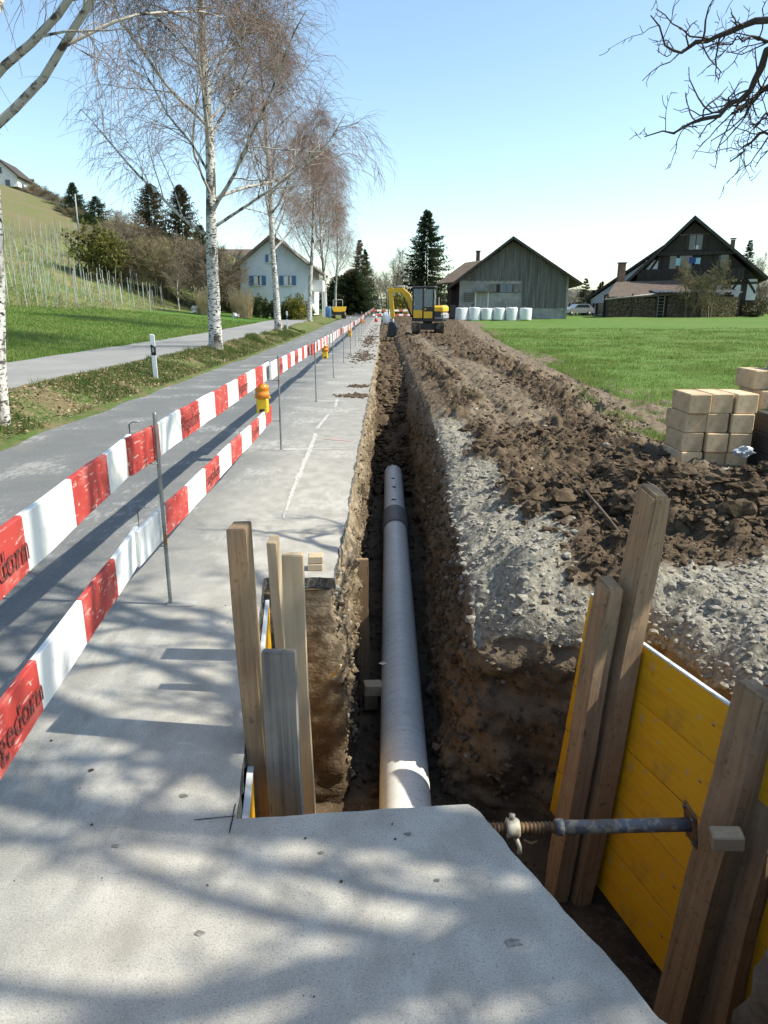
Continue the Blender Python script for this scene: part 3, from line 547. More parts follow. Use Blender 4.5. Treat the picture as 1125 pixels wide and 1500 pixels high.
# stones sticking out of the trench walls
n = 900; y = 2.3 + 12 * r.random(n) ** 1.4; zz = -.12 - 1.4 * r.random(n) ** 1.6; rt = r.random(n) < .6
x = np.where(rt, xR(y) - .005 - .14 * (-zz / 1.7), xL(y) + .01 + .1 * (-zz / 1.7))
ok = rt | (y > 4.4)
stuff(rubble('wall_stones', np.stack([x, y, zz], -1)[ok], r.lognormal(-4.1, .5, n).clip(.006, .06)[ok], MT['gravel'], ICO1, 0.3, .9, 12, False), 'stones embedded in the trench walls', 'stones')
def wall_crumbs(name, n, left, m, lab, sd, smin):
    r = np.random.default_rng(sd); iy = (r.random(n) ** 1.35 * (np.searchsorted(ry, 15) - np.searchsorted(ry, 2.3))).astype(int) + np.searchsorted(ry, 2.3); ic = r.integers(3, 42, n)
    A_, B_, C_ = (X1, Y1, Z1) if left else (X3, Y3, Z3)
    p = np.stack([A_[iy, ic], B_[iy, ic] + 0 * A_[iy, ic], C_[iy, ic]], -1) + r.normal(size=(n, 3)) * .012
    if left: p = p[p[:, 1] > 4.36]
    return stuff(rubble(name, p, r.lognormal(smin, .5, len(p)).clip(.004, .045), m, ICO1, .6, 1.1, sd, False), lab, 'soil')
MT['subsoil'] = mat('tan_sandy_subsoil', (0.23, 0.178, 0.115), 0.98, [(8, 4, (0.14, 0.105, 0.066), 0.42, 0.62, 0.9), (20, 3, (0.33, 0.28, 0.20), 0.55, 0.68, 0.7)], coord='World', spec=.1)
MT['greysoil'] = mat('grey_brown_subsoil', (0.13, 0.103, 0.072), 0.98, [(6, 4, (0.075, 0.056, 0.038), 0.42, 0.62, 0.9), (18, 3, (0.22, 0.19, 0.14), 0.55, 0.68, 0.7)], coord='World', spec=.1)
wall_crumbs('left_wall_crumbs', 4200, True, MT['subsoil'], 'crumbling sandy earth on the left trench wall', 61, -4.5)
wall_crumbs('right_wall_crumbs', 6000, False, MT['greysoil'], 'crumbling grey-brown earth on the right trench wall', 62, -4.25)
# crumbs of soil dropped on the road next to the trench
P = []
for (u, v, sx, sy, c, big) in ((525, 566, .13, .12, 130, .045), (523, 580, .15, .16, 200, .05), (532, 522, .22, 1.6, 420, .045), (541, 500, .2, 3.5, 320, .06), (470, 1010, .5, .9, 0, .01), (548, 486, .2, 5, 120, .05)):
    gx, gy = gpt(u, v); P.append(np.stack([gx + sx * r.normal(size=c), gy + sy * r.normal(size=c), np.zeros(c), np.full(c, big)], -1))
P = np.concatenate(P); P = P[(P[:, 0] < xL(P[:, 1]) - .01)]
stuff(rubble('road_crumbs', np.stack([P[:, 0], P[:, 1], zr(P[:, 1]) + .005], -1), P[:, 3] * r.uniform(.2, 1.1, len(P)), MT['clod'], ICO1, 0.35, .7, 14, False), 'clumps of soil spilled on the pavement edge', 'soil')
n = 90; P = np.stack([r.uniform(-1.6, .5, n), r.uniform(1.1, 4.5, n), np.full(n, .002)], -1); P = P[(P[:, 0] < xL(P[:, 1]) - .03)]
stuff(rubble('road_grit', P, r.lognormal(-6.1, .6, len(P)).clip(.0015, .010), MT['clod'], ICO1, 0.3, .6, 15, False), 'grit and small stones on the pale pavement', 'grit')

# ================================================================== verge, path, meadow and hill, field, far ground
def sheet(name, xs, ys, zf_, m, attr=None, wav=None):
    X, Y = np.meshgrid(xs, ys)
    if wav is not None: X = wav(X, Y)
    Z = zf_(X, Y); I = np.arange(X.size).reshape(X.shape)
    F = np.stack([I[:-1, :-1], I[:-1, 1:], I[1:, 1:], I[1:, :-1]], -1).reshape(-1, 4)
    k = attr(X, Y) if attr else None
    return struct(npmesh(name, np.stack([X, Y, Z], -1), F, m, attr=k))
ysv = np.concatenate([np.arange(-6, 30, .35), np.arange(30, 70, .8), np.arange(70, 202, 4)])
sheet('verge', np.linspace(-6.25, -4.75, 12), ysv, lambda X, Y: zleft(X, Y) + 0.02 + 0.035 * vn(X * 3, Y * 3) * sstep(4.8, 5.3, -X) - 0.05 * sstep(-4.95, -4.78, X), MT['verge'],
      wav=lambda X, Y: X + 0.12 * vn(Y * 0.9, 3.0, 0) * (X > -4.8))
sheet('path', np.linspace(-9.2, -6.02, 6), np.concatenate([np.arange(-6, 62, 1.0)]), lambda X, Y: zleft(X, Y) + 0.028, MT['path'], wav=lambda X, Y: X + 0.10 * vn(Y * 0.8, 5.0, 0) * (X > -6.1) + .12 * vn(Y * .7, 9.0, 0) * (X < -9.1))
xm = -9.0 - np.concatenate([np.linspace(0, 40, 90), np.linspace(41, 120, 50), np.linspace(130, 1500, 20)])
ym = np.concatenate([np.arange(-6, 130, 1.1), np.arange(132, 260, 6), np.linspace(280, 2500, 16)])
def hattr(X, Y):
    k = np.zeros(X.shape + (4,), np.float32); k[..., 3] = 1
    p = (-X - 15) * 0.8 + (np.minimum(Y, 104) - 50) * 0.35
    on = sstep(14, 19, -X) * sstep(38, 47, Y)
    k[..., 0] = sstep(4.5, 7, p + .8 * vn(X * .3, Y * .3)) * on; k[..., 1] = sstep(21, 23.5, p) * on; return k
sheet('meadow', xm[::-1], ym, lambda X, Y: zleft(X, Y) + 0.02, MT['hill'], hattr)
sheet('grass_beyond_path', np.linspace(-9.3, -4.9, 8), np.concatenate([np.arange(61, 200, 3.0)]), lambda X, Y: zleft(X, Y) + 0.03, MT['verge'])
ysf = np.concatenate([np.arange(-6, 30, .3), np.arange(30, 90, 1.0), np.arange(90, 210, 6), np.linspace(230, 2500, 14)])
tt = np.concatenate([np.linspace(0, 6, 30), np.linspace(6.5, 60, 50), np.linspace(70, 1500, 22)])
X, Y = np.meshgrid(tt, ysf); edge = xF(Y) + 0.30 * fbm(Y * .55, 2.0, 0, 4) * (tt[None, :] < .1)
X = edge + X
Zf = zr(Y) + 0.05 + 0.05 * vn(X * .25, Y * .25) + 0.02 * vn(X * 1.5, Y * 1.5) - 0.16 * (tt[None, :] < .05) + np.minimum(0.004 * np.maximum(X - 12, 0), .5)
I = np.arange(X.size).reshape(X.shape); F = np.stack([I[:-1, :-1], I[:-1, 1:], I[1:, 1:], I[1:, :-1]], -1).reshape(-1, 4)
struct(npmesh('field', np.stack([X, Y, Zf], -1), F, MT['turf']))
def zfield(x, y): return zr(y) + 0.05 + np.minimum(0.004 * np.maximum(np.asarray(x, float) - 12, 0), .5)
sheet('far_ground', np.linspace(-14, 16, 6), np.concatenate([np.arange(108, 240, 6), np.linspace(260, 2500, 10)]), lambda X, Y: zr(Y) + (0.015 if True else 0) - .03, MT['turf'])
sheet('ground_behind', np.linspace(-1500, 1500, 12), np.linspace(-1500, -5.9, 6), lambda X, Y: 0 * X - 0.12, MT['turf'])

# grass blades (uncountable)
def blades(name, P, H, W, m, seed, lean=0.5):
    r = np.random.default_rng(seed); n = len(P); a = r.uniform(0, 6.28, n); d = np.stack([np.cos(a), np.sin(a), 0 * a], -1); s = np.stack([-np.sin(a), np.cos(a), 0 * a], -1)
    tip = P + d * (H * lean * r.random(n))[:, None] + np.stack([0 * a, 0 * a, H], -1)
    V = np.stack([P - s * W[:, None], P + s * W[:, None], tip], 1).reshape(-1, 3)
    return npmesh(name, V, np.arange(3 * n).reshape(-1, 3), m, smooth=False)
r = np.random.default_rng(21)
n = 190000; y = 6.5 + 45 * r.random(n) ** 1.9; x = xF(y) + .02 + (y * .60 + 1.5 - xF(y)).clip(.3, 60) * r.random(n) ** 1.15
k = (x > xF(y) + .3 * fbm(y * .55, 2., 0, 4)) & (r.random(n) < .35 + .65 * sstep(-.4, .3, fbm(x * .8, y * .8, 0, 3)))
x, y = x[k], y[k]; H = r.uniform(.03, .085, len(x)) * (1 + .25 * vn(x * .6, y * .6)) * (1 + .9 * sstep(.25, .6, vn(x * 1.3, y * 1.3, 4)))
stuff(blades('field_grass', np.stack([x, y, zfield(x, y) + .05 * vn(x * .25, y * .25) - .01], -1), H, .0022 + .00042 * y, MT['grass'], 31), 'short green grass of the field right of the dug strip', 'grass')
n = 80000; y = 13 + 42 * r.random(n) ** 1.3; x = -9.2 - (y * .60 - 8).clip(.4, 40) * r.random(n)
stuff(blades('meadow_grass', np.stack([x, y, zleft(x, y) + .01], -1), r.uniform(.05, .13, n), .003 + .00055 * y, MT['grass'], 32), 'lush green meadow grass left of the path', 'grass')
n = 90000; y = 6 + 40 * r.random(n) ** 1.5; x = -4.88 - 1.2 * r.random(n)
k = r.random(n) < sstep(-.25, .35, fbm(x * 1.5, y * 1.2, 0, 3) + .2) * sstep(4.85, 5.1, -x); x, y = x[k], y[k]; 
tuft = sstep(.25, .6, vn(x * 1.3, y * .9, 7))
stuff(blades('verge_grass', np.stack([x, y, zleft(x, y) + .02], -1), r.uniform(.03, .10, len(x)) * (1 + 1.4 * tuft), .003 + .0004 * y, MT['grass_verge'], 33, .9), 'patchy verge grass between road and path', 'grass')
n = 7000; y = 7 + 33 * r.random(n) ** 1.4; x = -4.85 - 1.25 * r.random(n) ** .8; a = r.uniform(0, 6.28, n); s = r.uniform(.012, .034, n)
c = np.stack([x, y, zleft(x, y) + .045 + .03 * r.random(n)], -1); e1 = np.stack([np.cos(a), np.sin(a), r.uniform(-.5, .5, n)], -1) * s[:, None]; e2 = np.stack([-np.sin(a), np.cos(a), r.uniform(-.5, .5, n)], -1) * s[:, None] * .7
stuff(npmesh('leaf_litter', np.stack([c - e1, c + e2, c + e1 + [0, 0, .01], c - e2], 1).reshape(-1, 3), np.arange(4 * n).reshape(-1, 4), MT['litter'], smooth=False), 'dry brown leaves lying on the verge', 'leaves')
# stray green tufts on the bare strip
tp = []
for (u, v, c, s) in ((863, 603, 260, .10), (900, 620, 160, .10), (960, 652, 700, .16), (855, 588, 90, .08), (925, 622, 160, .1), (1065, 655, 120, .1)):
    gx, gy = gpt(u, v); tp.append(np.stack([gx + s * r.normal(size=c), gy + 2.2 * s * r.normal(size=c)], -1))
tp = np.concatenate(tp); z = soil_z(tp[:, 0], tp[:, 1])[0]
stuff(blades('stray_grass', np.stack([tp[:, 0], tp[:, 1], z - .01], -1), r.uniform(.05, .13, len(tp)), np.full(len(tp), .006), MT['grass'], 35), 'stray green grass tufts on the bare soil by the timber stack', 'grass')

# ================================================================== barrier fence: ribbed bars, striped boards, lamps
def textmesh(txt, size):
    cu = bpy.data.curves.new('lettering', 'FONT'); cu.body = txt; cu.size = size; cu.align_x = 'CENTER'; cu.align_y = 'CENTER'; cu.resolution_u = 3; cu.offset = 0.0016
    o = bpy.data.objects.new('lettering_tmp', cu); COL.objects.link(o)
    dg = bpy.context.evaluated_depsgraph_get(); me = bpy.data.meshes.new_from_object(o.evaluated_get(dg)); me.name = 'lettering'
    bpy.data.objects.remove(o); bpy.data.curves.remove(cu)
    me.materials.clear(); me.materials.append(MT['black_paint']); return me
TXT = textmesh('Hagedorn', 0.125)
TXT_ROT = Matrix(((0, 0, 1), (1, 0, 0), (0, 1, 0))).to_euler()
def board_mesh(first_red, seed):
    bm = bmesh.new(); r = random.Random(seed)
    N = 20; rows = []
    for i in range(N + 1):
        y = 5.0 * i / N; w = 0.004 * math.sin(i * .7 + seed); k = 0.003 * math.sin(i * 1.9 + seed)
        e = 0.10 - 0.004 * r.random(); b = 0.10 - 0.004 * r.random(); c = 0.005
        rows.append([bm.verts.new(p) for p in ((.0125 + w, y, b * -1 + k + c), (.0125 + w, y, e + k - c), (.0125 - c + w, y, e + k), (-.0125 + c + w, y, e + k), (-.0125 + w, y, e + k - c), (-.0125 + w, y, -b + k + c), (-.0125 + c + w, y, -b + k), (.0125 - c + w, y, -b + k))])
    for i in range(N):
        sec = i // 2; red = (sec % 2 == 0) == first_red
        for j in range(8):
            f = bm.faces.new((rows[i][j], rows[i][(j + 1) % 8], rows[i + 1][(j + 1) % 8], rows[i + 1][j])); f.material_index = 0 if red else 1
    for k in (0, N):
        f = bm.faces.new(rows[k]); f.material_index = 0 if ((k // 2 - (k > 0)) % 2 == 0) == first_red else 1
    bmesh.ops.recalc_face_normals(bm, faces=bm.faces)
    me = bpy.data.meshes.new('barrier_board'); bm.to_mesh(me); bm.free()
    me.materials.append(MT['red']); me.materials.append(MT['white']); return me
BRD = {True: board_mesh(True, 1), False: board_mesh(False, 4)}
def board(p0, p1, first_red, texts, label, tilt=0.0):
    o = bpy.data.objects.new('barrier_board', BRD[first_red]); COL.objects.link(o)
    d = Vector(p1) - Vector(p0); o.location = p0
    yaw = math.atan2(-d.x, d.y); pt = math.atan2(d.z, math.hypot(d.x, d.y))
    o.rotation_euler = Euler((pt, tilt, yaw), 'XYZ')
    tag(o, label, 'barrier board', 'striped barrier boards')
    for s in texts:
        t = bpy.data.objects.new('lettering', TXT); COL.objects.link(t); t.parent = o
        t.location = (.0125 + .0045, .25 + .5 * s, -.005); t.rotation_euler = TXT_ROT
    return o
PY = [3.92 + 4.74 * k for k in range(21)]
board((-.79, -1.29, .945), (-1.335, 3.68, .965), True, (6, 2), 'upper striped board nearest the camera, cut off by the left edge')
board((-.80, -1.33, .45), (-1.335, 3.66, .475), True, (6, 2), 'lower striped board nearest the camera, lettered on its red field')
ordw = ['', 'second', 'third', 'fourth', 'fifth', 'sixth', 'seventh', 'eighth', 'ninth', 'tenth']
for k, y in enumerate(PY[:-1]):
    z0 = float(zr(y)); z1 = float(zr(y + 4.7)); h = .965 + [0, .03, .0, -.01, .02][k % 5]; h2 = .965 + [0, .03, .0, -.01, .02][(k + 1) % 5] - .01
    lab = ('upper striped board starting at the nearest steel bar' if k == 0 else ('upper striped board starting at the %s steel bar from the camera' % ordw[k] if k < 10 else 'far striped board in the receding row beyond the tenth steel bar'))
    board((-1.30, y - .37, h + z0), (-1.372, y + 4.63, h2 + z1), k % 2 == 0, (2, 6) if k % 2 == 0 else (1, 5), lab)
board((-1.30, 3.55, .475), (-1.36, 8.55, .475), False, (3, 7), 'lower striped board between the two nearest steel bars', R(1.5))

def rebar(y, top, label, lean=(0, 0)):
    z0 = float(zr(y)); t = thing('steel_bar', label, 'steel bar', (-1.293, y, z0), 0, 'ribbed steel bars of the barrier')
    n = int((top + .02) / .0125) if y < 14 else 12
    zz = np.linspace(-.02, top, n); pts = np.stack([lean[0] * zz + .022, lean[1] * zz, zz], -1); rad = np.where(np.arange(n) % 2 == 0, .0105, .0125)
    tube_obj('bar', pts, rad, MT['steel'], t, 8)
    for hz in ((.855,) if y > 4 + 1 and y != PY[1] else (.855, .365)):
        tube_obj('hook', [(.022, 0, hz), (-.105, 0, hz), (-.12, 0, hz + .01), (-.12, 0, hz + .22), (-.10, 0, hz + .235), (-.06, 0, hz + .235)], .004, MT['steel'], t, 6)
    # pale drilling dust around the foot
    a = np.linspace(0, 6.283, 18)[:-1]; rr = .05 + .035 * vn(a * 2.5, y); 
    V = [(0, 0, .012)] + [(.02 + q * 1.7 * math.cos(b) + .05, q * .75 * math.sin(b), .003) for q, b in zip(rr, a)]
    F = [[0, i + 1, (i + 1) % 17 + 1] for i in range(17)]
    npmesh('drill_dust', V, F, MT['dust'], t)
    return t
for k, y in enumerate(PY):
    lab = 'ribbed steel bar nearest the camera with a rusty middle' if k == 0 else ('%s ribbed steel bar of the barrier counted from the camera' % ordw[k] if k < 10 else 'thin far steel bar of the barrier beyond the ninth')
    rebar(y, 1.14 + (.02 * math.sin(k * 2.3)) + (.25 if k in (5, 8) else 0), lab, (.008 * math.sin(k * 1.7), .012 * math.cos(k * 2.1)))
# chalky bands running from the bars to the edge
for k in range(1, 9):
    y = PY[k] + .05; w = [.16, .10, .2, .16, .18, .2, .2, .2, .2][k]
    q = poly([(-1.25, y), (-.45, y + .05)], 14); strip('dust_band', q, [w * (1 - .06 * i) for i in range(14)], float(zr(y)) + .003, MT['dust'] if k != 1 else MT['chalk'], 20 + k, road)

def lamp_proto():
    t = thing('warning_lamp', 'yellow warning lamp', 'lamp', (0, 0, 0), 0, 'yellow warning lamps on the barrier')
    bm = bmesh.new(); add_box(bm, (.115, .085, .15), (0, 0, .075), None, .012)
    bmobj('battery_case', bm, MT['lamp_yellow'], t)
    box('latch', (.05, .012, .03), (.0, -.048, .03), MT['excv_dark'], t, bev=.003)
    zz = np.array([.152, .165, .168, .20, .203, .235, .24, .27, .288, .296]); rr = np.array([.066, .068, .072, .072, .068, .068, .072, .07, .05, .02])
    tube_obj('lens', np.stack([0 * zz, 0 * zz, zz], -1), rr, MT['amber'], t, 16)
    bm = bmesh.new(); add_box(bm, (.16, .02, .02), (0, 0, .155), None, .004); bmobj('collar', bm, MT['lamp_yellow'], t)
    tube_obj('hanger', [(0, 0, .29), (-.02, 0, .33), (-.03, .0, .345)], .006, MT['steel'], t, 6)
    return t
lp = lamp_proto(); spots = [(8.05, .55, 'yellow warning lamp nearest the camera, hung beside the second steel bar'), (16.9, .55, 'second yellow warning lamp along the barrier'), (29.5, .55, 'third yellow warning lamp along the barrier'), (46, .55, 'fourth yellow warning lamp along the barrier'), (72, .6, 'farthest yellow warning lamp at the barrier end')]
for i, (y, z, lab) in enumerate(spots):
    o = lp if i == 0 else dup(lp); o.location = (-1.37 + (.0 if i else .0), y, z + float(zr(y))); o.rotation_euler = (0, 0, R(12 * math.sin(i * 3))); o['label'] = lab
    o.scale = (1.12,) * 3

# delineator posts on the verge
def delineator(loc, label, h=1.0):
    t = thing('delineator_post', label, 'road post', loc, 0, 'white roadside delineator posts')
    def sec(z0, z1, m, nm, cut=0.0):
        w, d = .058, .045
        bm = bmesh.new()
        prof = [(-w, -d), (w, -d), (w * .6, d), (-w * .6, d)]
        lo = [bm.verts.new((x, y, z0)) for x, y in prof]; hi = [bm.verts.new((x, y, z1 + cut * x)) for x, y in prof]
        bm.faces.new(lo); bm.faces.new(hi)
        for i in range(4): bm.faces.new((lo[i], lo[(i + 1) % 4], hi[(i + 1) % 4], hi[i]))
        bmesh.ops.recalc_face_normals(bm, faces=bm.faces)
        bmesh.ops.bevel(bm, geom=[e for e in bm.edges if abs(e.verts[0].co.z - e.verts[1].co.z) > .05], offset=.012, segments=2, affect='EDGES')
        return bmobj(nm, bm, m, t)
    sec(-.1, h * .55, MT['post_white'], 'post'); 
    sec(h * .55, h * .78, MT['post_black'], 'black_band', -.6); sec(h * .74, h, MT['post_white'], 'post_head', -.25)
    box('reflector', (.045, .006, .10), (0, -.049, h * .67), MT['excv_grey'], t)
    return t
def zl(x, y): return float(zleft(x, y))
delineator((-5.25, 16.6, zl(-5.25, 16.6)), 'white delineator post with black band on the near verge', 1.02)
delineator((-5.85, 44.5, zl(-5.85, 44.5)), 'white delineator post beside the second slim birch', 1.05)
delineator((-5.5, 83, zl(-5.5, 83)), 'far white delineator post near the barrier end', 1.05)

# ================================================================== pipe in the trench
pz = -1.72 + .03 + .175; prad = .175
def pipe_piece(name, y0, y1, label, ends=True):
    n = int((y1 - y0) / .03); yy = np.linspace(y0, y1, n); xx = .135 + .004 * (yy - 2)
    ring = 1 + .004 * np.sin(yy * 2 * math.pi / .12) + .002 * vn(yy * 5, 1)
    V, F = tubes(np.stack([xx, yy, np.full(n, pz)], -1)[None], (prad * ring)[None], 40)
    Vi, Fi = tubes(np.stack([xx, yy, np.full(n, pz)], -1)[None][:, [0, -1]], np.full((1, 2), prad - .012), 40)
    V2 = np.concatenate([V, Vi]); m = len(V); F2 = np.concatenate([F, Fi[:, ::-1] + m])
    a = np.arange(40); b = np.roll(a, -1); L0 = m - 40
    cap = np.stack([L0 + a, L0 + b, m + 40 + b, m + 40 + a], -1); cap0 = np.stack([a, m + a, m + b, b], -1)
    return tag(npmesh(name, V2, np.concatenate([F2, cap, cap0]), MT['pipe']), label, 'pipe', 'sewer pipe lengths')
pipe_piece('sewer_pipe', -.2, 10.45, 'long pale grey ringed pipe lying in the open trench')
p2 = pipe_piece('sewer_pipe', 10.56, 14.0, 'short pale pipe length with black flakes beyond the dark coupling')
yy = np.array([10.1, 10.1, 10.12, 10.5, 10.9, 10.92, 10.92]); rr = np.array([.176, .197, .201, .199, .201, .197, .176])
V, F = tubes(np.stack([.135 + .004 * (yy - 2), yy, np.full(7, pz)], -1)[None], rr[None], 40)
cp = tag(npmesh('pipe_coupling', V, F, MT['coupler']), 'dark grey coupling sleeve joining the two pipe lengths', 'coupling')
tk = []
rr_ = np.random.default_rng(8)
for (y, a, s) in ((11.3, 92, .05), (11.9, 85, .02), (12.15, 88, .055), (12.35, 80, .018), (12.8, 95, .05), (13.93, 60, .03), (13.95, 85, .03), (13.93, 105, .03), (13.9, 120, .02), (12.2, 100, .02)):
    ps = []
    for i in range(6):
        b = i * 1.047 + rr_.uniform(-.3, .3); q = s * rr_.uniform(.5, 1.1); th = R(a) + q * math.cos(b) / prad; yq = y + 1.5 * q * math.sin(b)
        ps.append((.135 + .004 * (yq - 2) + (prad + .003) * math.cos(th), yq, pz + (prad + .003) * math.sin(th)))
    tk.append(npmesh('black_flake', ps, np.array([[0, 1, 2, 3, 4, 5]]), MT['tar'], p2, smooth=False))

# ================================================================== shoring
def beam_between(name, p0, p1, w, d, m, parent, yaw=0.0, bev=.006, topcut=0.0):
    """a timber from p0 (foot) to p1 (top); w across, d deep, slightly uneven"""
    p0 = Vector(p0); p1 = Vector(p1); L_ = (p1 - p0).length; bm = bmesh.new(); n = 8; rows = []
    for i in range(n + 1):
        z = L_ * i / n; k = .004 * math.sin(i * 1.3 + p0.x * 9)
        cz = topcut if i == n else 0
        rows.append([bm.verts.new((sx * w / 2 + k, sy * d / 2 + k * .5, z + cz * sx)) for sx, sy in ((-1, -1), (1, -1), (1, 1), (-1, 1))])
    for i in range(n):
        for j in range(4): bm.faces.new((rows[i][j], rows[i][(j + 1) % 4], rows[i + 1][(j + 1) % 4], rows[i + 1][j]))
    bm.faces.new(rows[0][::-1]); bm.faces.new(rows[-1])
    le = [e for e in bm.edges if len({v.index for v in e.verts}) and (abs(e.verts[0].co.z - e.verts[1].co.z) > .1 or all(v in rows[-1] for v in e.verts))]
    bmesh.ops.bevel(bm, geom=le, offset=bev, segments=2, affect='EDGES')
    bmesh.ops.recalc_face_normals(bm, faces=bm.faces)
    o = bmobj(name, bm, m, parent); o.location = p0
    q = (p1 - p0).to_track_quat('Z', 'Y'); o.rotation_euler = (q.to_matrix() @ Matrix.Rotation(yaw, 3, 'Z')).to_euler()
    return o
# right side: posts lean out a little with the boards
dd = Vector((.25, -.84, 0)).normalized(); nn = Vector((.84, .25, 0)).normalized()      # along the boards / away from the pit
pa = math.atan2(dd.y, dd.x)
def shore_panel(origin, length, top, label, lean=.11, nb=5, h=1.55):
    """five planks edge to edge, upright, leaning out with height"""
    t = thing('shuttering_panel', label, 'board panel', origin, pa, 'yellow shuttering panels')
    hb = h / nb
    for i in range(nb):
        z0 = top - h + i * hb; zc = z0 + hb / 2 - origin[2]
        b = box('plank', (length, .022, hb - .004), (length / 2, -(-lean) * (zc) * 1.0 + .0015 * (i % 2), zc), MT['yellow_panel'], t, (math.atan(-lean), 0, 0), .002)
    e = box('edge_strip', (length - .01, .024, .010), (length / 2, lean * (top - origin[2] + .004), top - origin[2] + .004), MT['white_edge'], t, (math.atan(-lean), 0, 0))
    return t
A0 = Vector((1.17, 3.59, -1.70)); B0 = Vector((1.42, 2.75, -1.70))
o1 = A0 - dd * .10 + nn * .085
shore_panel((o1.x, o1.y, -1.70), 1.20, -.10, 'large yellow shuttering panel between the two leaning post pairs')
o2 = A0 - dd * .47 + nn * .085
sp = shore_panel((o2.x, o2.y, -1.70), .40, -.02, 'narrow strip of yellow shuttering behind the tall leaning post')
o3 = B0 + dd * .27 + nn * .12
shore_panel((o3.x, o3.y, -1.70), 1.0, -.10, 'yellow shuttering panel beside the bottom right corner')
def post(p0, p1, w, d, m, label, cut=0.0, yaw=None, bev=.012):
    o = beam_between('shoring_post', p0, p1, w, d, m, None, 0, bev, cut)
    z = (Vector(p1) - Vector(p0)).normalized(); x = Vector((dd.x, dd.y, 0)) if yaw is None else Vector((math.cos(yaw), math.sin(yaw), 0))
    y = z.cross(x).normalized(); x = y.cross(z)
    o.rotation_euler = Matrix((x, y, z)).transposed().to_euler()
    return tag(o, label, 'timber post', 'timber posts of the trench shoring')
post((1.175, 3.50, -1.75), (1.435, 3.66, .77), .165, .11, MT['wood'], 'tall leaning timber post rising highest behind the yellow panel', -.025, bev=.018)
post((1.04, 3.50, -1.75), (1.225, 3.60, .27), .13, .10, MT['wood'], 'shorter timber post doubled against the tall leaning one', -.02)
post((1.40, 2.64, -1.75), (1.66, 2.80, .08), .17, .12, MT['wood'], 'timber post at the strut end with a flat sawn top', -.01)
post((1.545, 2.53, -1.75), (1.82, 2.78, .30), .17, .12, MT['wood'], 'timber post at the right edge behind the strut end post', .0)
# left side in the notch
shl = thing('shuttering_panel', 'yellow shuttering panel edge in the slit beside the pavement notch', 'board panel', (-.495, 2.10, -1.70), math.atan2(2.12, -.25), 'yellow shuttering panels')
for i in range(5): box('plank', (2.1, .022, .316), (1.05, .0, .16 + .32 * i), MT['yellow_panel'], shl, None, .002)
box('edge_strip', (2.09, .024, .012), (1.05, 0, 1.61), MT['white_edge'], shl)
post((-.455, 2.45, -1.75), (-.555, 2.60, .90), .072, .13, MT['wood'], 'tall narrow timber post leaning at the left of the notch', 0, 0.0, .004)
post((-.44, 3.30, -1.75), (-.535, 3.25, .63), .045, .12, MT['wood_pale'], 'slim pale timber post behind the grey plank', 0, 0.0, .004)
post((-.365, 2.88, -1.75), (-.40, 2.92, .67), .092, .05, MT['wood_pale'], 'pale brown timber post right of the grey plank', 0, 0.0, .004)
post((-.36, 2.42, -1.75), (-.405, 2.46, .44), .128, .045, MT['wood_grey'], 'wide weathered grey plank with a pale sawn top', 0, R(-4), .004)
post((-.19, 6.0, -1.72), (-.205, 6.1, -.50), .115, .06, MT['wood'], 'old plank standing against the trench wall beside the pipe', 0, 0.0, .005)
w = box('wood_offcut', (.16, .12, .10), (-.10, 5.55, -1.50), MT['wood_pale'], None, (0, .1, .2), .005); tag(w, 'short wooden block wedged beside the pipe', 'wood block')
box('support', (.12, .1, .14), (-.01, 0, -.115), MT['wood'], w, (0, -.1, 0), .004)
w = box('wood_offcut', (.10, .09, .05), (-.46, 4.52, .075), MT['wood_pale'], None, (0, 0, .06), .004); tag(w, 'upper of two offcuts on the pavement by the notch', 'wood block')
w = box('wood_offcut', (.10, .09, .046), (-.462, 4.515, .024), MT['wood_pale'], None, (0, 0, .03), .004); tag(w, 'lower of two offcuts on the pavement by the notch', 'wood block')
w = tube_obj('broken_stick', [(-.33, 3.95, -.50), (-.29, 3.9, -.44), (-.26, 3.86, -.37)], [.008, .009, .008], MT['wood_pale'], None, 6); tag(w, 'short pale stick poking from the earth wall', 'stick')
# adjustable strut
st = thing('trench_strut', 'adjustable steel strut with threaded end bracing the trench', 'strut', (0, 2.66, -.55))
st.rotation_euler = (0, R(-1.5), 0)
tube_obj('tube', [(.78, 0, 0), (1.36, 0, .0)], .030, MT['strut_tube'], st, 20)
tube_obj('tube_collar', [(.765, 0, 0), (.80, 0, 0)], .036, MT['strut_tube'], st, 20)
xx = np.arange(-.75, .77, .0045); rad = .0245 + .0035 * np.sin(xx * 2 * math.pi / .018)
tube_obj('threaded_rod', np.stack([xx, 0 * xx, 0 * xx], -1), rad, MT['rust'], st, 16)
nut = tube_obj('nut', [(.545, 0, 0), (.55, 0, 0), (.565, 0, 0), (.59, 0, 0), (.605, 0, 0)], [.034, .046, .040, .046, .036], MT['strut_nut'], st, 12)
tube_obj('nut_handle', [(.585, -.02, -.03), (.60, -.04, -.065), (.60, -.045, -.095)], [.011, .010, .012], MT['strut_nut'], nut, 8)
tube_obj('nut_handle', [(.57, .01, .035), (.575, .02, .06)], [.012, .014], MT['strut_nut'], nut, 8)
tube_obj('chain', [(.62, -.03, -.04), (.65, -.035, -.055), (.68, -.03, -.045)], .006, MT['rust'], st, 6)
plate = box('end_plate', (.014, .13, .17), (1.367, 0, 0), MT['rust'], st, (0, R(-6), 0), .006)
for sy in (-1, 1):
    for sz in (-1, 1): tube_obj('bolt', [(-.006, sy * .045, sz * .06), (-.016, sy * .045, sz * .06)], .009, MT['strut_tube'], plate, 6)
plate0 = box('far_end_plate', (.014, .13, .17), (-.757, 0, 0), MT['rust'], st, None, .006)
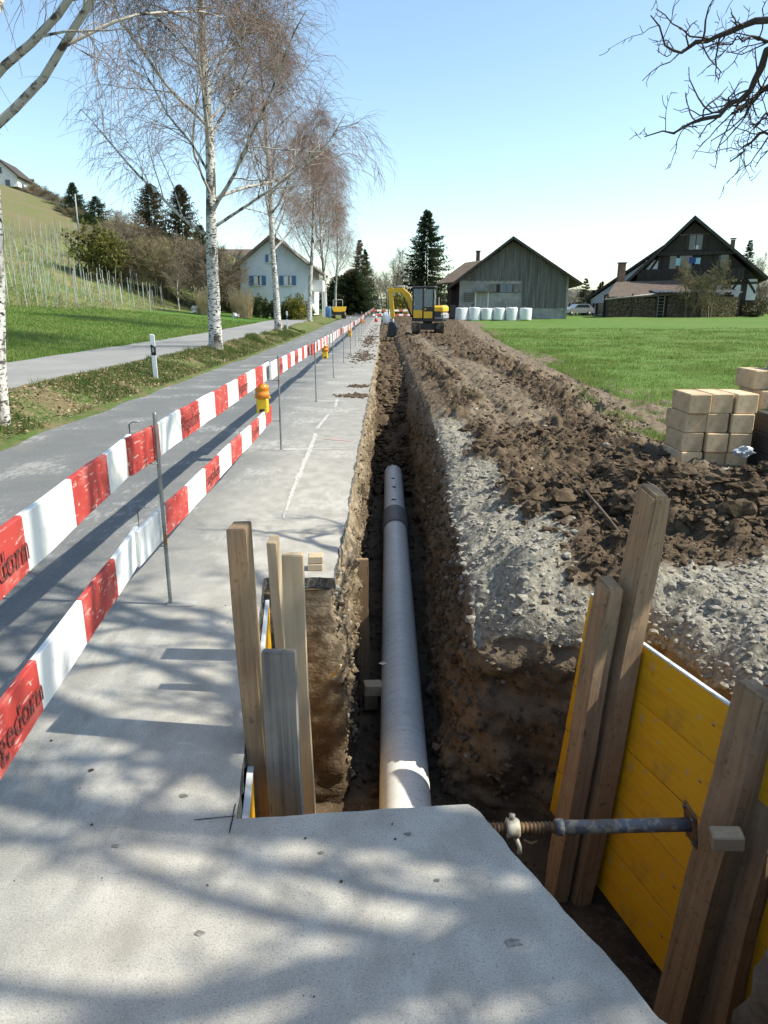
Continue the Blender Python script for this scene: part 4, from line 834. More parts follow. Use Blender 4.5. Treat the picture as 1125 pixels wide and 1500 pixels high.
w = box('wood_wedge', (.13, .075, .075), (1.475, 2.555, -.50), MT['wood_pale'], None, (R(4), R(-6), R(-8)), .006); tag(w, 'pale wooden wedge held at the strut end plate', 'wedge')

# ================================================================== stacked timber blocks beside the field
def blockmesh(dark):
    bm = bmesh.new(); add_box(bm, (.232, .50, .205), (0, 0, .1025), None, .010)
    me = bpy.data.meshes.new('timber_block'); bm.to_mesh(me); bm.free(); me.materials.append(MT['wood_dark' if dark else 'wood_end']); return me
BM_ = {False: blockmesh(False), True: blockmesh(True)}
def block(x, y, z, rz, dark, label, grp='sawn timber blocks in the stack'):
    o = bpy.data.objects.new('timber_block', BM_[dark]); COL.objects.link(o); o.location = (x, y, z); o.rotation_euler = (0, 0, rz); return tag(o, label, 'timber block', grp)
rw = ['bottom', 'second', 'third', 'top']; cw = ['left', 'middle', 'right']
zb = .0
r = random.Random(5)
for row in range(4):
    for c in range(3):
        block(3.30 + c * .246 + r.uniform(-.012, .012) + row * .006, 7.75 + r.uniform(-.03, .03), zb + .2065 * row, r.uniform(-.05, .05), False, 'pale sawn block in the %s column, %s row of the light stack' % (cw[c], rw[row] if row not in (1, 2) else rw[row] + ' lowest'))
for row in range(3):
    for c in range(3):
        block(4.17 + c * .245 + r.uniform(-.01, .01), 7.55 + r.uniform(-.03, .03), zb + .2065 * row, r.uniform(-.04, .04), True, 'dark tarred block of the low stack, %s column, %s row' % (cw[c], ['bottom', 'middle', 'top'][row]))
block(4.22, 8.05, zb + .62, .03, False, 'brownish sawn block lying behind on the dark stack')
block(4.20, 8.15, zb + .828, -.05, False, 'pale block perched above the dark stack, leftmost')
block(4.47, 7.62, zb + .62, .06, False, 'pale sawn block lying on the dark stack at the right edge')
block(4.48, 8.1, zb + .828, .05, False, 'pale block on the second tier at the right edge')
block(4.50, 8.05, zb + 1.035, .02, False, 'topmost pale block at the right edge')
block(4.47, 8.1, zb + .62, .0, False, 'pale block half hidden at the back of the dark stack')
MT['foil'] = mat('clear_plastic_foil', (0.33, 0.36, 0.39), 0.25, [(12, 3, (0.28, 0.31, 0.34), 0.45, 0.6, 0.9)], spec=0.9)
bv, bf = ico(3); d = 1 + .55 * fbm(bv[:, 0] * 3, bv[:, 1] * 3, bv[:, 2] * 3, 4, .6)
o = npmesh('plastic_foil', bv * d[:, None] * np.array([.09, .07, .05]), bf, MT['foil'], smooth=False); o.location = (3.62, 7.05, .30); tag(o, 'crumpled clear plastic foil at the foot of the timber stack', 'plastic')
o = tube_obj('fallen_twig', [(1.62, 5.55, .28), (1.68, 5.2, .19), (1.72, 4.95, .12), (1.85, 4.75, .10)], [.012, .012, .011, .007], MT['bark_brown'], None, 6); tag(o, 'dark twig lying on the gravel below the spoil heap', 'twig')

# ================================================================== trees
def nrm(v): return v / (np.linalg.norm(v, axis=-1, keepdims=True) + 1e-9)
def grow(r, S, D, Ln, n, wig, grav, r0, taper=0.25):
    B = len(S); P = np.empty((B, n + 1, 3)); P[:, 0] = S; d = nrm(D); st = (np.asarray(Ln) / n)[:, None]
    for i in range(n):
        d = nrm(d + r.normal(size=(B, 3)) * wig + np.array([0, 0, 1.0]) * np.asarray(grav).reshape(-1, 1))
        P[:, i + 1] = P[:, i] + d * st
    Rd = np.asarray(r0)[:, None] * (1 - (1 - taper) * np.linspace(0, 1, n + 1)[None, :])
    return P, Rd
def spawn(r, P, Rd, cnt, t0, t1, a0, a1, even=False):
    B, n, _ = P.shape; pi = np.repeat(np.arange(B), cnt); M = len(pi)
    t = (np.tile((np.arange(cnt) + .5) / cnt, B) * (t1 - t0) + t0 + r.uniform(-.5, .5, M) * (t1 - t0) / cnt) if even else r.uniform(t0, t1, M)
    f = np.clip(t, 0, .999) * (n - 1); i = f.astype(int); w = (f - i)[:, None]
    S = P[pi, i] * (1 - w) + P[pi, i + 1] * w; pd = nrm(P[pi, i + 1] - P[pi, i])
    q = r.normal(size=(M, 3)); q = nrm(q - (q * pd).sum(-1, keepdims=True) * pd)
    a = r.uniform(a0, a1, M)[:, None]
    rad = Rd[pi, i] * (1 - w[:, 0]) + Rd[pi, i + 1] * w[:, 0]
    return S, pd * np.cos(a) + q * np.sin(a), t, pi, rad
def birch_meshes(seed, H, rb, fine=1.0, spread=1.0, first=None, low=.27, nprim=30, lean=0.0):
    r = np.random.default_rng(seed)
    P0, R0 = grow(r, np.array([[0, 0, -.15]]), np.array([[lean, 0, 1.0]]), np.array([H]), 26, .018, .035 * (lean == 0), np.array([rb]), .06)
    fl = np.linspace(0, 1, 27); R0 = R0 * (1 + .16 * np.exp(-fl * 40))[None]
    S, D, t, pi, rad = spawn(r, P0, R0, nprim, low, .96, R(32), R(62), True)
    if first is not None: D[0] = first
    L1 = ((1 - t) * .40 * H * r.uniform(.75, 1.2, len(t)) + 1.7 * (1.1 - t)) * spread
    if first is not None: L1[0] *= 1.05
    g1 = np.where(t < .5, .055, .03)
    P1, R1 = grow(r, S, D, L1, 12, .085, g1, np.minimum(rad * .46, .006 + .0095 * L1), .18)
    S, D, t, pi, rad = spawn(r, P1, R1, int(10 * fine), .18, .98, R(22), R(58), True)
    L2 = L1[pi] * (1 - .6 * t) * r.uniform(.25, .5, len(t)) + .25
    P2, R2 = grow(r, S, D, L2, 7, .12, .0, np.minimum(rad * .7, .004 + .008 * L2), .3)
    S, D, t, pi, rad = spawn(r, P2, R2, int(8 * fine), .15, 1, R(20), R(60), True)
    L3 = r.uniform(.6, 1.9, len(t))
    P3, R3 = grow(r, S, D, L3, 5, .12, -.24, np.full(len(t), .0058), .55)
    S, D, t, pi, rad = spawn(r, P3, R3, 4, .1, .95, R(15), R(55))
    L4 = r.uniform(.25, .8, len(t))
    P4, R4 = grow(r, S, D, L4, 2, .12, -.32, np.full(len(t), .0045), .6)
    return tubes(P0, R0, 12), tubes(P1, R1, 6), tubes(P2, R2, 4), join([tubes(P3, R3, 3), tubes(P4, R4, 3)])
def birch(meshes, loc, label, rz=0.0, sc=1.0):
    t = thing('birch_tree', label, 'tree', loc, rz, 'birches along the road'); t.scale = (sc,) * 3
    for nm, me in meshes:
        o = bpy.data.objects.new(nm, me); COL.objects.link(o); o.parent = t
    return t
def birch_set(*a, twig='twig_birch', **k):
    T0, T1, T2, T3 = birch_meshes(*a, **k); out = []
    for nm, (V, F), m in (('trunk', T0, 'bark_birch'), ('limbs', T1, 'limb_birch'), ('branches', T2, 'limb_birch'), ('crown', T3, twig)):
        o = npmesh(nm, V, F, MT[m]); out.append((nm, o.data)); bpy.data.objects.remove(o)
    return out
b0 = birch_set(101, 13.5, .16, 1.0, 1.1, np.array([.75, -.05, .60]), .275, 32, .135)
b1 = birch_set(202, 16.0, .235, 1.15, 1.0, np.array([-.80, .1, .45]), .225, 34)
b2 = birch_set(303, 16.0, .20, .98, .92, None, .27, 32, twig='twig_red')
birch(b0, (-5.43, 9.9, zl(-5.43, 9.9)), 'near birch cut by the left picture edge, with limbs across the top corner')
birch(b1, (-5.82, 25.2, zl(-5.82, 25.2)), 'largest birch on the verge with spreading white limbs and dark fork')
birch(b2, (-6.05, 42.0, zl(-6.05, 42)), 'slim birch standing before the blue-shuttered house')
birch(b2, (-6.05, 60, zl(-6.05, 60)), 'reddish-twigged birch right of the blue-shuttered house, third from the big one', 2.2, 1.0)
birch(b2, (-6.1, 77, zl(-6.1, 77)), 'farthest birch of the row, beside the yellow dumper', 4.0, 1.05)
birch(b2, (-6.3, 96, zl(-6.3, 96)), 'hazy thin birch behind the row, before the dark conifer', 1.1, .85)

# old fruit tree: trunk outside the picture on the right, its limbs reach into the top corner and shade the pavement
def old_tree():
    t = thing('fruit_tree', 'dark gnarled bare tree reaching in from the top right corner', 'tree', (6.3, 1.2, 0))
    r = np.random.default_rng(44); base = np.array([6.3, 1.2, 0])
    P0, R0 = grow(r, np.array([[0, 0, -.2]]), np.array([[-.05, 0, 1.0]]), np.array([5.6]), 12, .05, .03, np.array([.30]), .62)
    S, D, tt, pi, rad = spawn(r, P0, R0, 13, .62, .99, R(30), R(75), True)
    D[:, 0] -= .30; D[:, 1] -= .02; D[:, 2] = np.abs(D[:, 2]) * .9
    L1 = r.uniform(4.0, 6.0, len(tt)) * np.where(D[:, 0] > .15, .45, 1.0); P1, R1 = grow(r, S, D, L1, 14, .15, .055, np.full(len(tt), .095), .22)
    S, D, tt, pi, rad = spawn(r, P1, R1, 6, .18, .98, R(30), R(75), True)
    L2 = r.uniform(.9, 2.3, len(tt)) * (1.2 - .5 * tt); P2, R2 = grow(r, S, D, L2, 9, .20, .05, np.minimum(rad * .7, .048), .30)
    # limbs that the picture shows
    def limb(px, r0, r1):
        p = np.array([pix(*q)[:] for q in px]) - base; k = np.linspace(0, len(p) - 1, 15); q = np.stack([np.interp(k, range(len(p)), p[:, i]) for i in range(3)], -1)
        q += .015 * r.normal(size=q.shape); return q, np.linspace(r0, r1, 15) * (1 + .25 * np.abs(r.normal(size=15)))
    tr = np.array([7.5, 2.2, 3.6])
    mains = [limb([(1420, 60, 4.4), (1250, 20, 4.7), (1125, 34, 5.0), (1088, 38, 5.1), (1060, 50, 5.1), (1035, 65, 5.15), (1018, 71, 5.2), (985, 74, 5.2), (970, 55, 5.2), (948, 28, 5.2)], .024, .003),
             limb([(1430, 20, 4.3), (1220, 30, 4.7), (1125, 84, 5.0), (1110, 108, 5.05), (1095, 135, 5.1), (1075, 160, 5.1), (1045, 170, 5.1), (1010, 183, 5.15), (985, 192, 5.15), (952, 192, 5.2)], .026, .003),
             limb([(1400, 40, 4.6), (1200, 66, 5.0), (1125, 124, 5.3), (1105, 142, 5.3), (1085, 158, 5.3), (1070, 166, 5.3)], .019, .009),
             limb([(1380, 60, 4.6), (1200, 90, 5.2), (1125, 56, 5.5), (1095, 56, 5.5), (1070, 62, 5.5), (1040, 72, 5.5)], .013, .003),
             limb([(1350, 90, 4.8), (1200, 140, 5.2), (1125, 190, 5.5), (1105, 203, 5.5), (1092, 222, 5.5), (1080, 228, 5.5)], .014, .004),
             limb([(1350, 80, 4.7), (1190, 120, 5.2), (1125, 168, 5.5), (1108, 183, 5.5), (1095, 187, 5.5)], .012, .003)]
    PM = np.stack([m[0] for m in mains]); RM = np.stack([m[1] for m in mains])
    st = np.array([[0, .1, 4.0], [0, .1, 3.9], [0, .1, 3.8], [0, .1, 4.0], [0, .1, 3.7], [0, .1, 3.7]])
    con = np.stack([np.stack([st[i] + (PM[i, 0] - st[i]) * q + np.array([0, 0, .25 * math.sin(q * 3.14)]) for q in np.linspace(0, 1, 9)]) for i in range(6)])
    RC = np.stack([np.linspace(.075, RM[i, 0], 9) for i in range(6)])
    S, D, tt, pi, rad = spawn(r, PM, RM, 15, .32, 1.0, R(35), R(80), True)
    L3 = r.uniform(.10, .42, len(tt)); P3, R3 = grow(r, S, D, L3, 6, .30, .02, np.minimum(rad * .5, .007), .45)
    S, D, tt, pi, rad = spawn(r, P3, R3, 4, .25, 1.0, R(35), R(75), True)
    L4 = r.uniform(.03, .10, len(tt)); P4, R4 = grow(r, S, D, L4, 3, .3, .02, np.full(len(tt), .0028), .7)
    S, D, tt, pi, rad = spawn(r, P2, R2, 6, .15, 1.0, R(30), R(75), True)
    L5 = r.uniform(.25, .8, len(tt)); P5, R5 = grow(r, S, D, L5, 5, .28, .03, np.minimum(rad * .65, .018), .5)
    S, D, tt, pi, rad = spawn(r, P5, R5, 4, .2, 1.0, R(30), R(75), True)
    L6 = r.uniform(.10, .3, len(tt)); P6, R6 = grow(r, S, D, L6, 3, .28, .03, np.full(len(tt), .0065), .7)
    V, F = tubes(P0, R0, 14); npmesh('trunk', V, F, MT['bark_dark'], t)
    V, F = join([tubes(P1, R1, 7), tubes(con, RC, 7), tubes(PM, RM, 7)]); npmesh('limbs', V, F, MT['bark_dark'], t)
    V, F = join([tubes(P2, R2, 5), tubes(P3, R3, 4), tubes(P4, R4, 3), tubes(P5, R5, 4), tubes(P6, R6, 3)]); npmesh('crown', V, F, MT['bark_dark'], t)
old_tree()

def conifer_meshes(seed, H, W, levels, per, spray, droop=.35, base=.06, size=.34, pw=.9, m='needle'):
    r = np.random.default_rng(seed); n = levels * per
    lv = np.repeat(np.arange(levels), per); f = (lv + r.random(n)) / levels
    az = r.uniform(0, 6.283, n); ln = W * (1 - f) ** pw * r.uniform(.62, 1.08, n) * np.minimum(1, .55 + f * 6) + .12
    z0 = H * (base + (1 - base) * f); dr = droop * r.uniform(.6, 1.3, n) * (1 - .5 * f)
    s = np.tile(np.linspace(.12, 1, spray), n); bi = np.repeat(np.arange(n), spray); s = np.clip(s + r.uniform(-.05, .05, len(s)), .05, 1.03)
    rad = ln[bi] * s; z = z0[bi] + ln[bi] * (.14 * s - dr[bi] * s ** 1.6 + .22 * s ** 4)
    c, sn = np.cos(az[bi]), np.sin(az[bi]); p = np.stack([c * rad, sn * rad, z], -1)
    out = np.stack([c, sn, 0 * c], -1); side = np.stack([-sn, c, 0 * c], -1)
    tri = []
    for sg in (-1, 1, -1, 1):
        k = size * (1.1 - .55 * s) * r.uniform(.7, 1.4, len(s)) * (.6 + .4 * (1 - f[bi]))
        q = p + r.normal(size=p.shape) * .05
        tip = q + out * (k * r.uniform(.2, 1.0, len(s)))[:, None] + side * (sg * k * r.uniform(.4, 1.1, len(s)))[:, None] - np.array([0, 0, 1]) * (k * r.uniform(.1, .75, len(s)))[:, None]
        tri.append(np.stack([q, q + out * (k * .45)[:, None] + np.array([0, 0, .04]), tip], 1))
    T = np.concatenate(tri).reshape(-1, 3)
    return T
def conifer(loc, label, seed, H, W, levels=34, per=9, spray=9, grp=None, m='needle', **k):
    t = thing('conifer_tree', label, 'tree', loc, 0, grp)
    T = conifer_meshes(seed, H, W, levels, per, spray, **k)
    npmesh('crown', T, np.arange(len(T)).reshape(-1, 3), MT[m], t, smooth=False)
    tube_obj('trunk', [(0, 0, -.3), (0, 0, H * .5), (0, 0, H * .97)], [H * .014, H * .007, .015], MT['bark_dark'], t, 8)
    return t
def bush(loc, label, seed, rx, ry, rz, n, size, m, cat='shrub', cz=None, name='evergreen_shrub', lump=.5, grp=None):
    t = thing(name, label, cat, loc, 0, grp); r = np.random.default_rng(seed)
    d = nrm(r.normal(size=(n, 3))); q = r.random(n) ** .35; lum = 1 + lump * fbm(d[:, 0] * 2.2 + seed, d[:, 1] * 2.2, d[:, 2] * 2.2, 3, .6)
    p = d * (q * lum)[:, None] * np.array([rx, ry, rz]); p[:, 2] = np.maximum(p[:, 2] + (cz if cz is not None else rz * .9), .02)
    a = r.normal(size=(n, 3)) * size; b = r.normal(size=(n, 3)) * size
    T = np.stack([p - a * .5, p + b * .5, p + a * .5 + d * size * .5], 1).reshape(-1, 3)
    npmesh('foliage', T, np.arange(3 * n).reshape(-1, 3), MT[m], t, smooth=False)
    tube_obj('stem', [(0, 0, -.2), (0.03, 0, rz * .6), (0, .03, rz * 1.2)], [.08, .06, .02], MT['bark_brown'], t, 6)
    return t
def bare_set(seed, H, stems, m='twig_grey', spreadang=35, fine=1.0, thick=1.0, stembark='bark_brown'):
    r = np.random.default_rng(seed)
    S = np.stack([r.normal(size=stems) * .12 * (stems > 1), r.normal(size=stems) * .12 * (stems > 1), np.full(stems, -.2)], -1)
    a = r.uniform(0, 6.28, stems); ta = np.tan(R(spreadang)) * r.uniform(.1, 1, stems) * (stems > 1)
    P0, R0 = grow(r, S, np.stack([np.cos(a) * ta, np.sin(a) * ta, np.ones(stems)], -1), H * r.uniform(.7, 1.0, stems), 10, .08, .03, np.full(stems, .016 * H * thick / math.sqrt(stems)), .15)
    S, D, t, pi, rad = spawn(r, P0, R0, int((14 if stems > 1 else 24) * fine), .22, .98, R(28), R(62), True)
    L1 = H * (1.05 - t) * r.uniform(.35, .6, len(t)) + .25; P1, R1 = grow(r, S, D, L1, 7, .12, .06, np.minimum(rad * .6, .035), .25)
    S, D, t, pi, rad = spawn(r, P1, R1, int(9 * fine), .15, 1, R(22), R(60), True)
    L2 = L1[pi] * r.uniform(.2, .5, len(t)) + .15; P2, R2 = grow(r, S, D, L2, 5, .15, .04, np.minimum(rad * .7, .018), .5)
    S, D, t, pi, rad = spawn(r, P2, R2, 4, .2, 1, R(20), R(55), True)
    L3 = L2[pi] * r.uniform(.3, .6, len(t)) + .1; P3, R3 = grow(r, S, D, L3, 3, .15, .03, np.full(len(t), .010), .7)
    out = []
    for nm, (V, F), mm in (('trunk', tubes(P0, R0, 7), stembark), ('crown', join([tubes(P1, R1, 4), tubes(P2, R2, 3), tubes(P3, R3, 3)]), m)):
        o = npmesh(nm, V, F, MT[mm]); out.append((nm, o.data)); bpy.data.objects.remove(o)
    return out
def bare(ms, loc, label, name='bare_tree', cat='tree', rz=0, sc=(1, 1, 1), grp=None):
    t = thing(name, label, cat, loc, rz, grp); t.scale = sc
    for nm, me in ms:
        o = bpy.data.objects.new(nm, me); COL.objects.link(o); o.parent = t
    return t
BS = {'shrub_a': bare_set(1, 4.5, 6, 'twig_olive'), 'shrub_b': bare_set(2, 4.5, 8, 'twig_grey', 42), 'tree_a': bare_set(3, 9, 1, 'twig_grey'), 'tree_b': bare_set(4, 9, 2, 'twig_grey', 22), 'white': bare_set(5, 5.5, 1, 'twig_grey', 20, .8, .8, 'limb_birch'), 'apple': bare_set(6, 4.2, 2, 'twig_olive', 40, 1.1, 1.7)}
def at(u, Y, dz=0.0):
    x = (u - 562.5) / 1085.0 * Y; return (x, Y, (zl(x, Y) if x < -4.9 else float(zfield(x, Y))) + dz)
def tall(u, vt, Y):               # height above ground of something whose tip shows at (u, vt)
    p = pix(u, vt, Y); return p.z - at(u, Y)[2]
# left slope, from the vineyard to the house
conifer(at(125, 98), 'slender spruce on the hillside above the vineyard', 1, tall(125, 268, 98), 2.0, 26, 8, 7)
conifer(at(155, 100), 'ragged dark conifer right of the slender hillside spruce', 2, tall(155, 288, 100), 2.6, 20, 7, 7)
conifer(at(140, 94), 'low dark conifer in front of the hillside spruce', 16, tall(140, 315, 94), 2.6, 16, 9, 7)
bush(at(153, 66), 'round yellow-green evergreen at the vineyard edge', 3, 2.0, 1.9, 2.3, 5200, .20, 'yew', lump=.7)
conifer(at(233, 84), 'tall dark conifer behind the big birch trunk, left one', 4, tall(233, 270, 84), 3.6, 34, 12, 9, m='needle_brown', droop=.2, pw=.65)
conifer(at(275, 82), 'tall dark conifer behind the big birch trunk, right one', 5, tall(275, 272, 82), 3.2, 36, 12, 9, m='needle_brown', droop=.2, pw=.65)
conifer(at(300, 86), 'lower conifer half hidden behind the big birch trunk', 15, tall(300, 330, 86), 2.4, 26, 9, 8)
for i, (u, Y, k, vt, lab) in enumerate(((188, 74, 'shrub_b', 318, 'bare grey shrub right of the round evergreen'), (210, 70, 'shrub_a', 345, 'bare olive shrub at the upper end of the vineyard'), (238, 68, 'shrub_a', 350, 'bushy bare hazel behind the lower vineyard stakes'),
        (262, 64, 'white', 348, 'small white-stemmed bare tree left of the big birch'), (285, 70, 'shrub_b', 352, 'bare thicket shrub just left of the big birch trunk'), (332, 76, 'shrub_a', 398, 'bare shrub between the big birch and the house'), (308, 68, 'shrub_b', 370, 'bare shrub behind the big birch trunk'),
        (180, 92, 'tree_a', 296, 'bare tree on the slope behind the round evergreen'), (205, 95, 'tree_b', 305, 'twin-stemmed bare tree on the slope left of the tall conifers'), (345, 84, 'shrub_b', 396, 'bare shrub against the house gable'), (255, 78, 'tree_a', 322, 'bare tree in front of the tall dark conifers'),
        (225, 76, 'shrub_b', 335, 'dense bare shrub above the hazel'), (75, 118, 'shrub_a', 272, 'bare shrub on the upper slope right of the hill house'), (96, 112, 'shrub_b', 285, 'bare shrub lower on the upper slope'), (326, 96, 'tree_b', 366, 'bare tree left of the house roof'))):
    H = tall(u, vt, Y); b0H = {'shrub_a': 4.0, 'shrub_b': 4.0, 'tree_a': 9.5, 'tree_b': 8.6, 'white': 6.0}[k]; s = max(.25, H / b0H)
    bare(BS[k], at(u, Y), lab, 'bare_shrub' if 'shrub' in k else 'bare_tree', 'shrub' if 'shrub' in k else 'tree', i * 1.3, (max(s, .75), max(s, .75), s), 'bare shrubs and trees left of the house')
thk = np.random.default_rng(88)
for i in range(9):
    u = 52 + i * 9.5; Yb = 112 - 2 * i; vt = 262 + i * 6 + 6 * math.sin(i * 2.1); s = max(.35, tall(u, vt, Yb) / 4.0)
    bare(BS['shrub_b' if i % 2 else 'shrub_a'], at(u, Yb), 'bare shrub on the hill ridge between hill house and spruce', 'bare_shrub', 'shrub', i * 1.7, (max(s, .6), max(s, .6), s), 'bare shrubs along the hill ridge')
for i in range(26):
    u = 168 + i * 6.1 + thk.uniform(-3, 3); Yb = thk.uniform(66, 92); vt = 352 + 30 * abs(math.sin(i * 1.7)) + (10 if u > 300 else 0); H = tall(u, vt, Yb); s = max(.4, H / 4.0); w_ = max(s, .8)
    bare(BS['shrub_a' if i % 2 else 'shrub_b'], at(u, Yb), 'bare brown shrub of the thicket behind the vineyard foot', 'bare_shrub', 'shrub', i * 2.1, (w_, w_, s), 'thicket of bare shrubs behind the vineyard')
bush(at(60, 116), 'dark round bush beside the white hill house', 13, 1.9, 1.6, 1.5, 1600, .24, 'needle_brown')
def reeds(loc, label, seed, n, H, rad):
    r = np.random.default_rng(seed); a = r.uniform(0, 6.28, n); q = rad * np.sqrt(r.random(n)); p = np.stack([q * np.cos(a), q * np.sin(a), 0 * a], -1)
    h = H * r.uniform(.6, 1.05, n); d = np.stack([np.cos(a), np.sin(a), 0 * a], -1) * (q * .35 + .12 * r.random(n))[:, None]; s = np.stack([-np.sin(a), np.cos(a), 0 * a], -1) * .028
    T = np.stack([p - s, p + s, p + d + np.stack([0 * a, 0 * a, h], -1)], 1).reshape(-1, 3)
    t = thing('pampas_grass', label, 'plant', loc, 0, 'dry pampas clumps'); npmesh('blades', T, np.arange(3 * n).reshape(-1, 3), MT['pampas'], t, smooth=False)
    k = n // 6; T2 = []
    for i in range(k):
        b = p[i] + d[i] + np.array([0, 0, h[i] * .95]); T2 += [b, b + [.05, .0, .25], b + [-.05, .03, .22]]
    npmesh('plumes', np.array(T2), np.arange(3 * k).reshape(-1, 3), MT['pampas'], t, smooth=False)
reeds(at(303, 60), 'dry straw-coloured pampas clump left of the big birch trunk', 1, 800, 2.1, .75)
reeds(at(354, 62), 'dry straw-coloured pampas clump below the house window', 2, 900, 2.2, .8)
MT['rock'] = mat('white_garden_stone', (0.62, 0.58, 0.55), 0.9, [(3, 3, (0.45, 0.42, 0.4), 0.5, 0.7, 0.7)])
o = rubble('boulder', np.array([[*at(286, 60, .35)]]), np.array([.55]), MT['rock'], ICO2, .75, .8, 77, False); tag(o, 'white boulder at the foot of the bare shrubs', 'boulder')
o = rubble('boulder', np.array([[*at(344, 60, .15)]]), np.array([.25]), MT['rock'], ICO2, .75, .8, 78, False); tag(o, 'small white stone beside the second pampas clump', 'boulder')
for i, (u, Y, w, h, m, lab) in enumerate(((378, 66, .7, 2.0, 'thuja', 'rounded green shrub under the house window'), (389, 65, .32, 1.75, 'thuja', 'narrow clipped thuja, left of a pair'), (400, 65, .34, 1.6, 'thuja', 'narrow clipped thuja, right of a pair'), (416, 63, .75, 1.3, 'thuja', 'low green shrub behind the slim birch'), (436, 62, .8, 2.0, 'gold', 'golden-green shrub right of the slim birch'),
        (424, 63, .7, 1.8, 'yew', 'olive shrub between slim birch and golden shrub'), (366, 68, .8, 1.2, 'thuja', 'low dark shrub at the house corner'), (338, 70, 1.1, 2.3, 'needle_brown', 'dark brownish shrub left of the house'), (449, 72, .7, 1.2, 'thuja', 'low hedge shrub right of the golden one'))):
    bush(at(u, Y), lab, 50 + i, w, w, h * .52, int(900 * w * h + 500), .12, m, lump=.3, cz=h * .48, grp='garden shrubs before the house')
# conifers at the far end of the road, big spruce by the barn
conifer(at(518, 104), 'broad dark conifer with low branches at the far road end', 6, tall(518, 395, 104), 4.6, 30, 15, 11, droop=.45, size=.55, pw=.6)
conifer(at(495, 108), 'dark spreading conifer left of the broad one', 7, tall(495, 405, 108), 4.0, 26, 13, 10, droop=.4, size=.5, pw=.65)
conifer(at(528, 112), 'brownish spruce tip above the broad dark conifer', 8, tall(528, 352, 112), 3.0, 30, 10, 9, m='needle_brown')
conifer(at(536, 118), 'green spruce right of the brownish one', 9, tall(536, 366, 118), 2.6, 28, 9, 9)
conifer(at(624, 96), 'tall dark spruce rising beside the barn', 10, tall(624, 308, 96), 4.8, 44, 10, 12, droop=.42, size=.5, pw=.78)
conifer(at(1087, 104), 'spruce behind the farmhouse chimney', 11, tall(1087, 352, 104), 2.4, 24, 8, 8)
bush(at(583, 92), 'golden budding shrub behind the excavator arm', 61, 1.6, 1.4, 1.6, 1800, .2, 'gold')
# far woods: individual bare trees
k = 0
wl = [(556, 150), (566, 140), (574, 132), (582, 150), (592, 140), (601, 160), (545, 170), (560, 175), (578, 180), (610, 170), (640, 170), (470, 150), (455, 165), (440, 150), (425, 160), (1104, 112), (1116, 118), (1122, 104), (1095, 125)]
for i, (u, Y) in enumerate(wl):
    vt = 368 + 14 * math.sin(i * 2.7) + (20 if i in (0, 6, 7) else 0) - (0 if u < 1000 else -8) + (12 if 420 < u < 480 else 0)
    s = tall(u, vt, Y) / 9.3
    bare(BS['tree_a' if i % 2 else 'tree_b'], at(u, Y), 'bare grey tree of the far wood beyond the road end' if u < 1000 else 'bare grey tree right of the farmhouse', rz=i * 1.9, sc=(s * .85, s * .85, s), grp='far bare wood' if u < 1000 else 'bare trees right of the farmhouse')
for i in range(16):
    u = 828 + i * 5.6; Y = 210 + 22 * math.sin(i * 1.9); s = tall(u, 418 + 8 * math.sin(i * 2.2), Y) / 9.3
    bare(BS['tree_a' if i % 2 else 'tree_b'], at(u, Y), 'bare tree of the distant wood between barn and farmhouse', rz=i * 1.1, sc=(s, s, s), grp='distant wood between barn and farmhouse')
for i, u in enumerate((856, 879, 868)): conifer(at(u, 190), ['distant conifer right of the barn eave', 'distant conifer left of the farmhouse wing', 'low distant conifer between barn and farmhouse'][i], 70 + i, tall(u, (408, 412, 425)[i], 190), 3.0, 16, 7, 6, size=.7)
# wooded ridges closing the horizon
MT['wood_far'] = mat('distant_bare_wood', (0.13, 0.125, 0.105), 0.98, [(0.06, 6, (0.085, 0.10, 0.07), 0.42, 0.6, 0.9), (0.5, 4, (0.18, 0.165, 0.14), 0.5, 0.7, 0.7)], [(0.6, 1.0, 1.5)], coord='World')
def ridge(name, x0, x1, y, h, dep, seed):
    xs = np.linspace(x0, x1, 220); ts = np.linspace(0, 1, 18); X, T = np.meshgrid(xs, ts)
    H = h * (.75 + .25 * fbm(X * .01, 0 * X, seed, 3)) * sstep(0, .16, (X - x0) / (x1 - x0)) * sstep(1, .84, (X - x0) / (x1 - x0)); Z = -1.5 + H * np.sin(T * math.pi * .5) + 1.6 * fbm(X * .16, T * 9, seed, 4, .65) * (T > .05)
    Y = y + dep * T; I = np.arange(X.size).reshape(X.shape)
    return struct(npmesh(name, np.stack([X, Y, Z], -1), np.stack([I[:-1, :-1], I[:-1, 1:], I[1:, 1:], I[1:, :-1]], -1).reshape(-1, 4), MT['wood_far'], smooth=False))
ridge('wooded_ridge', -160, 420, 330, 14, 90, 3.0)

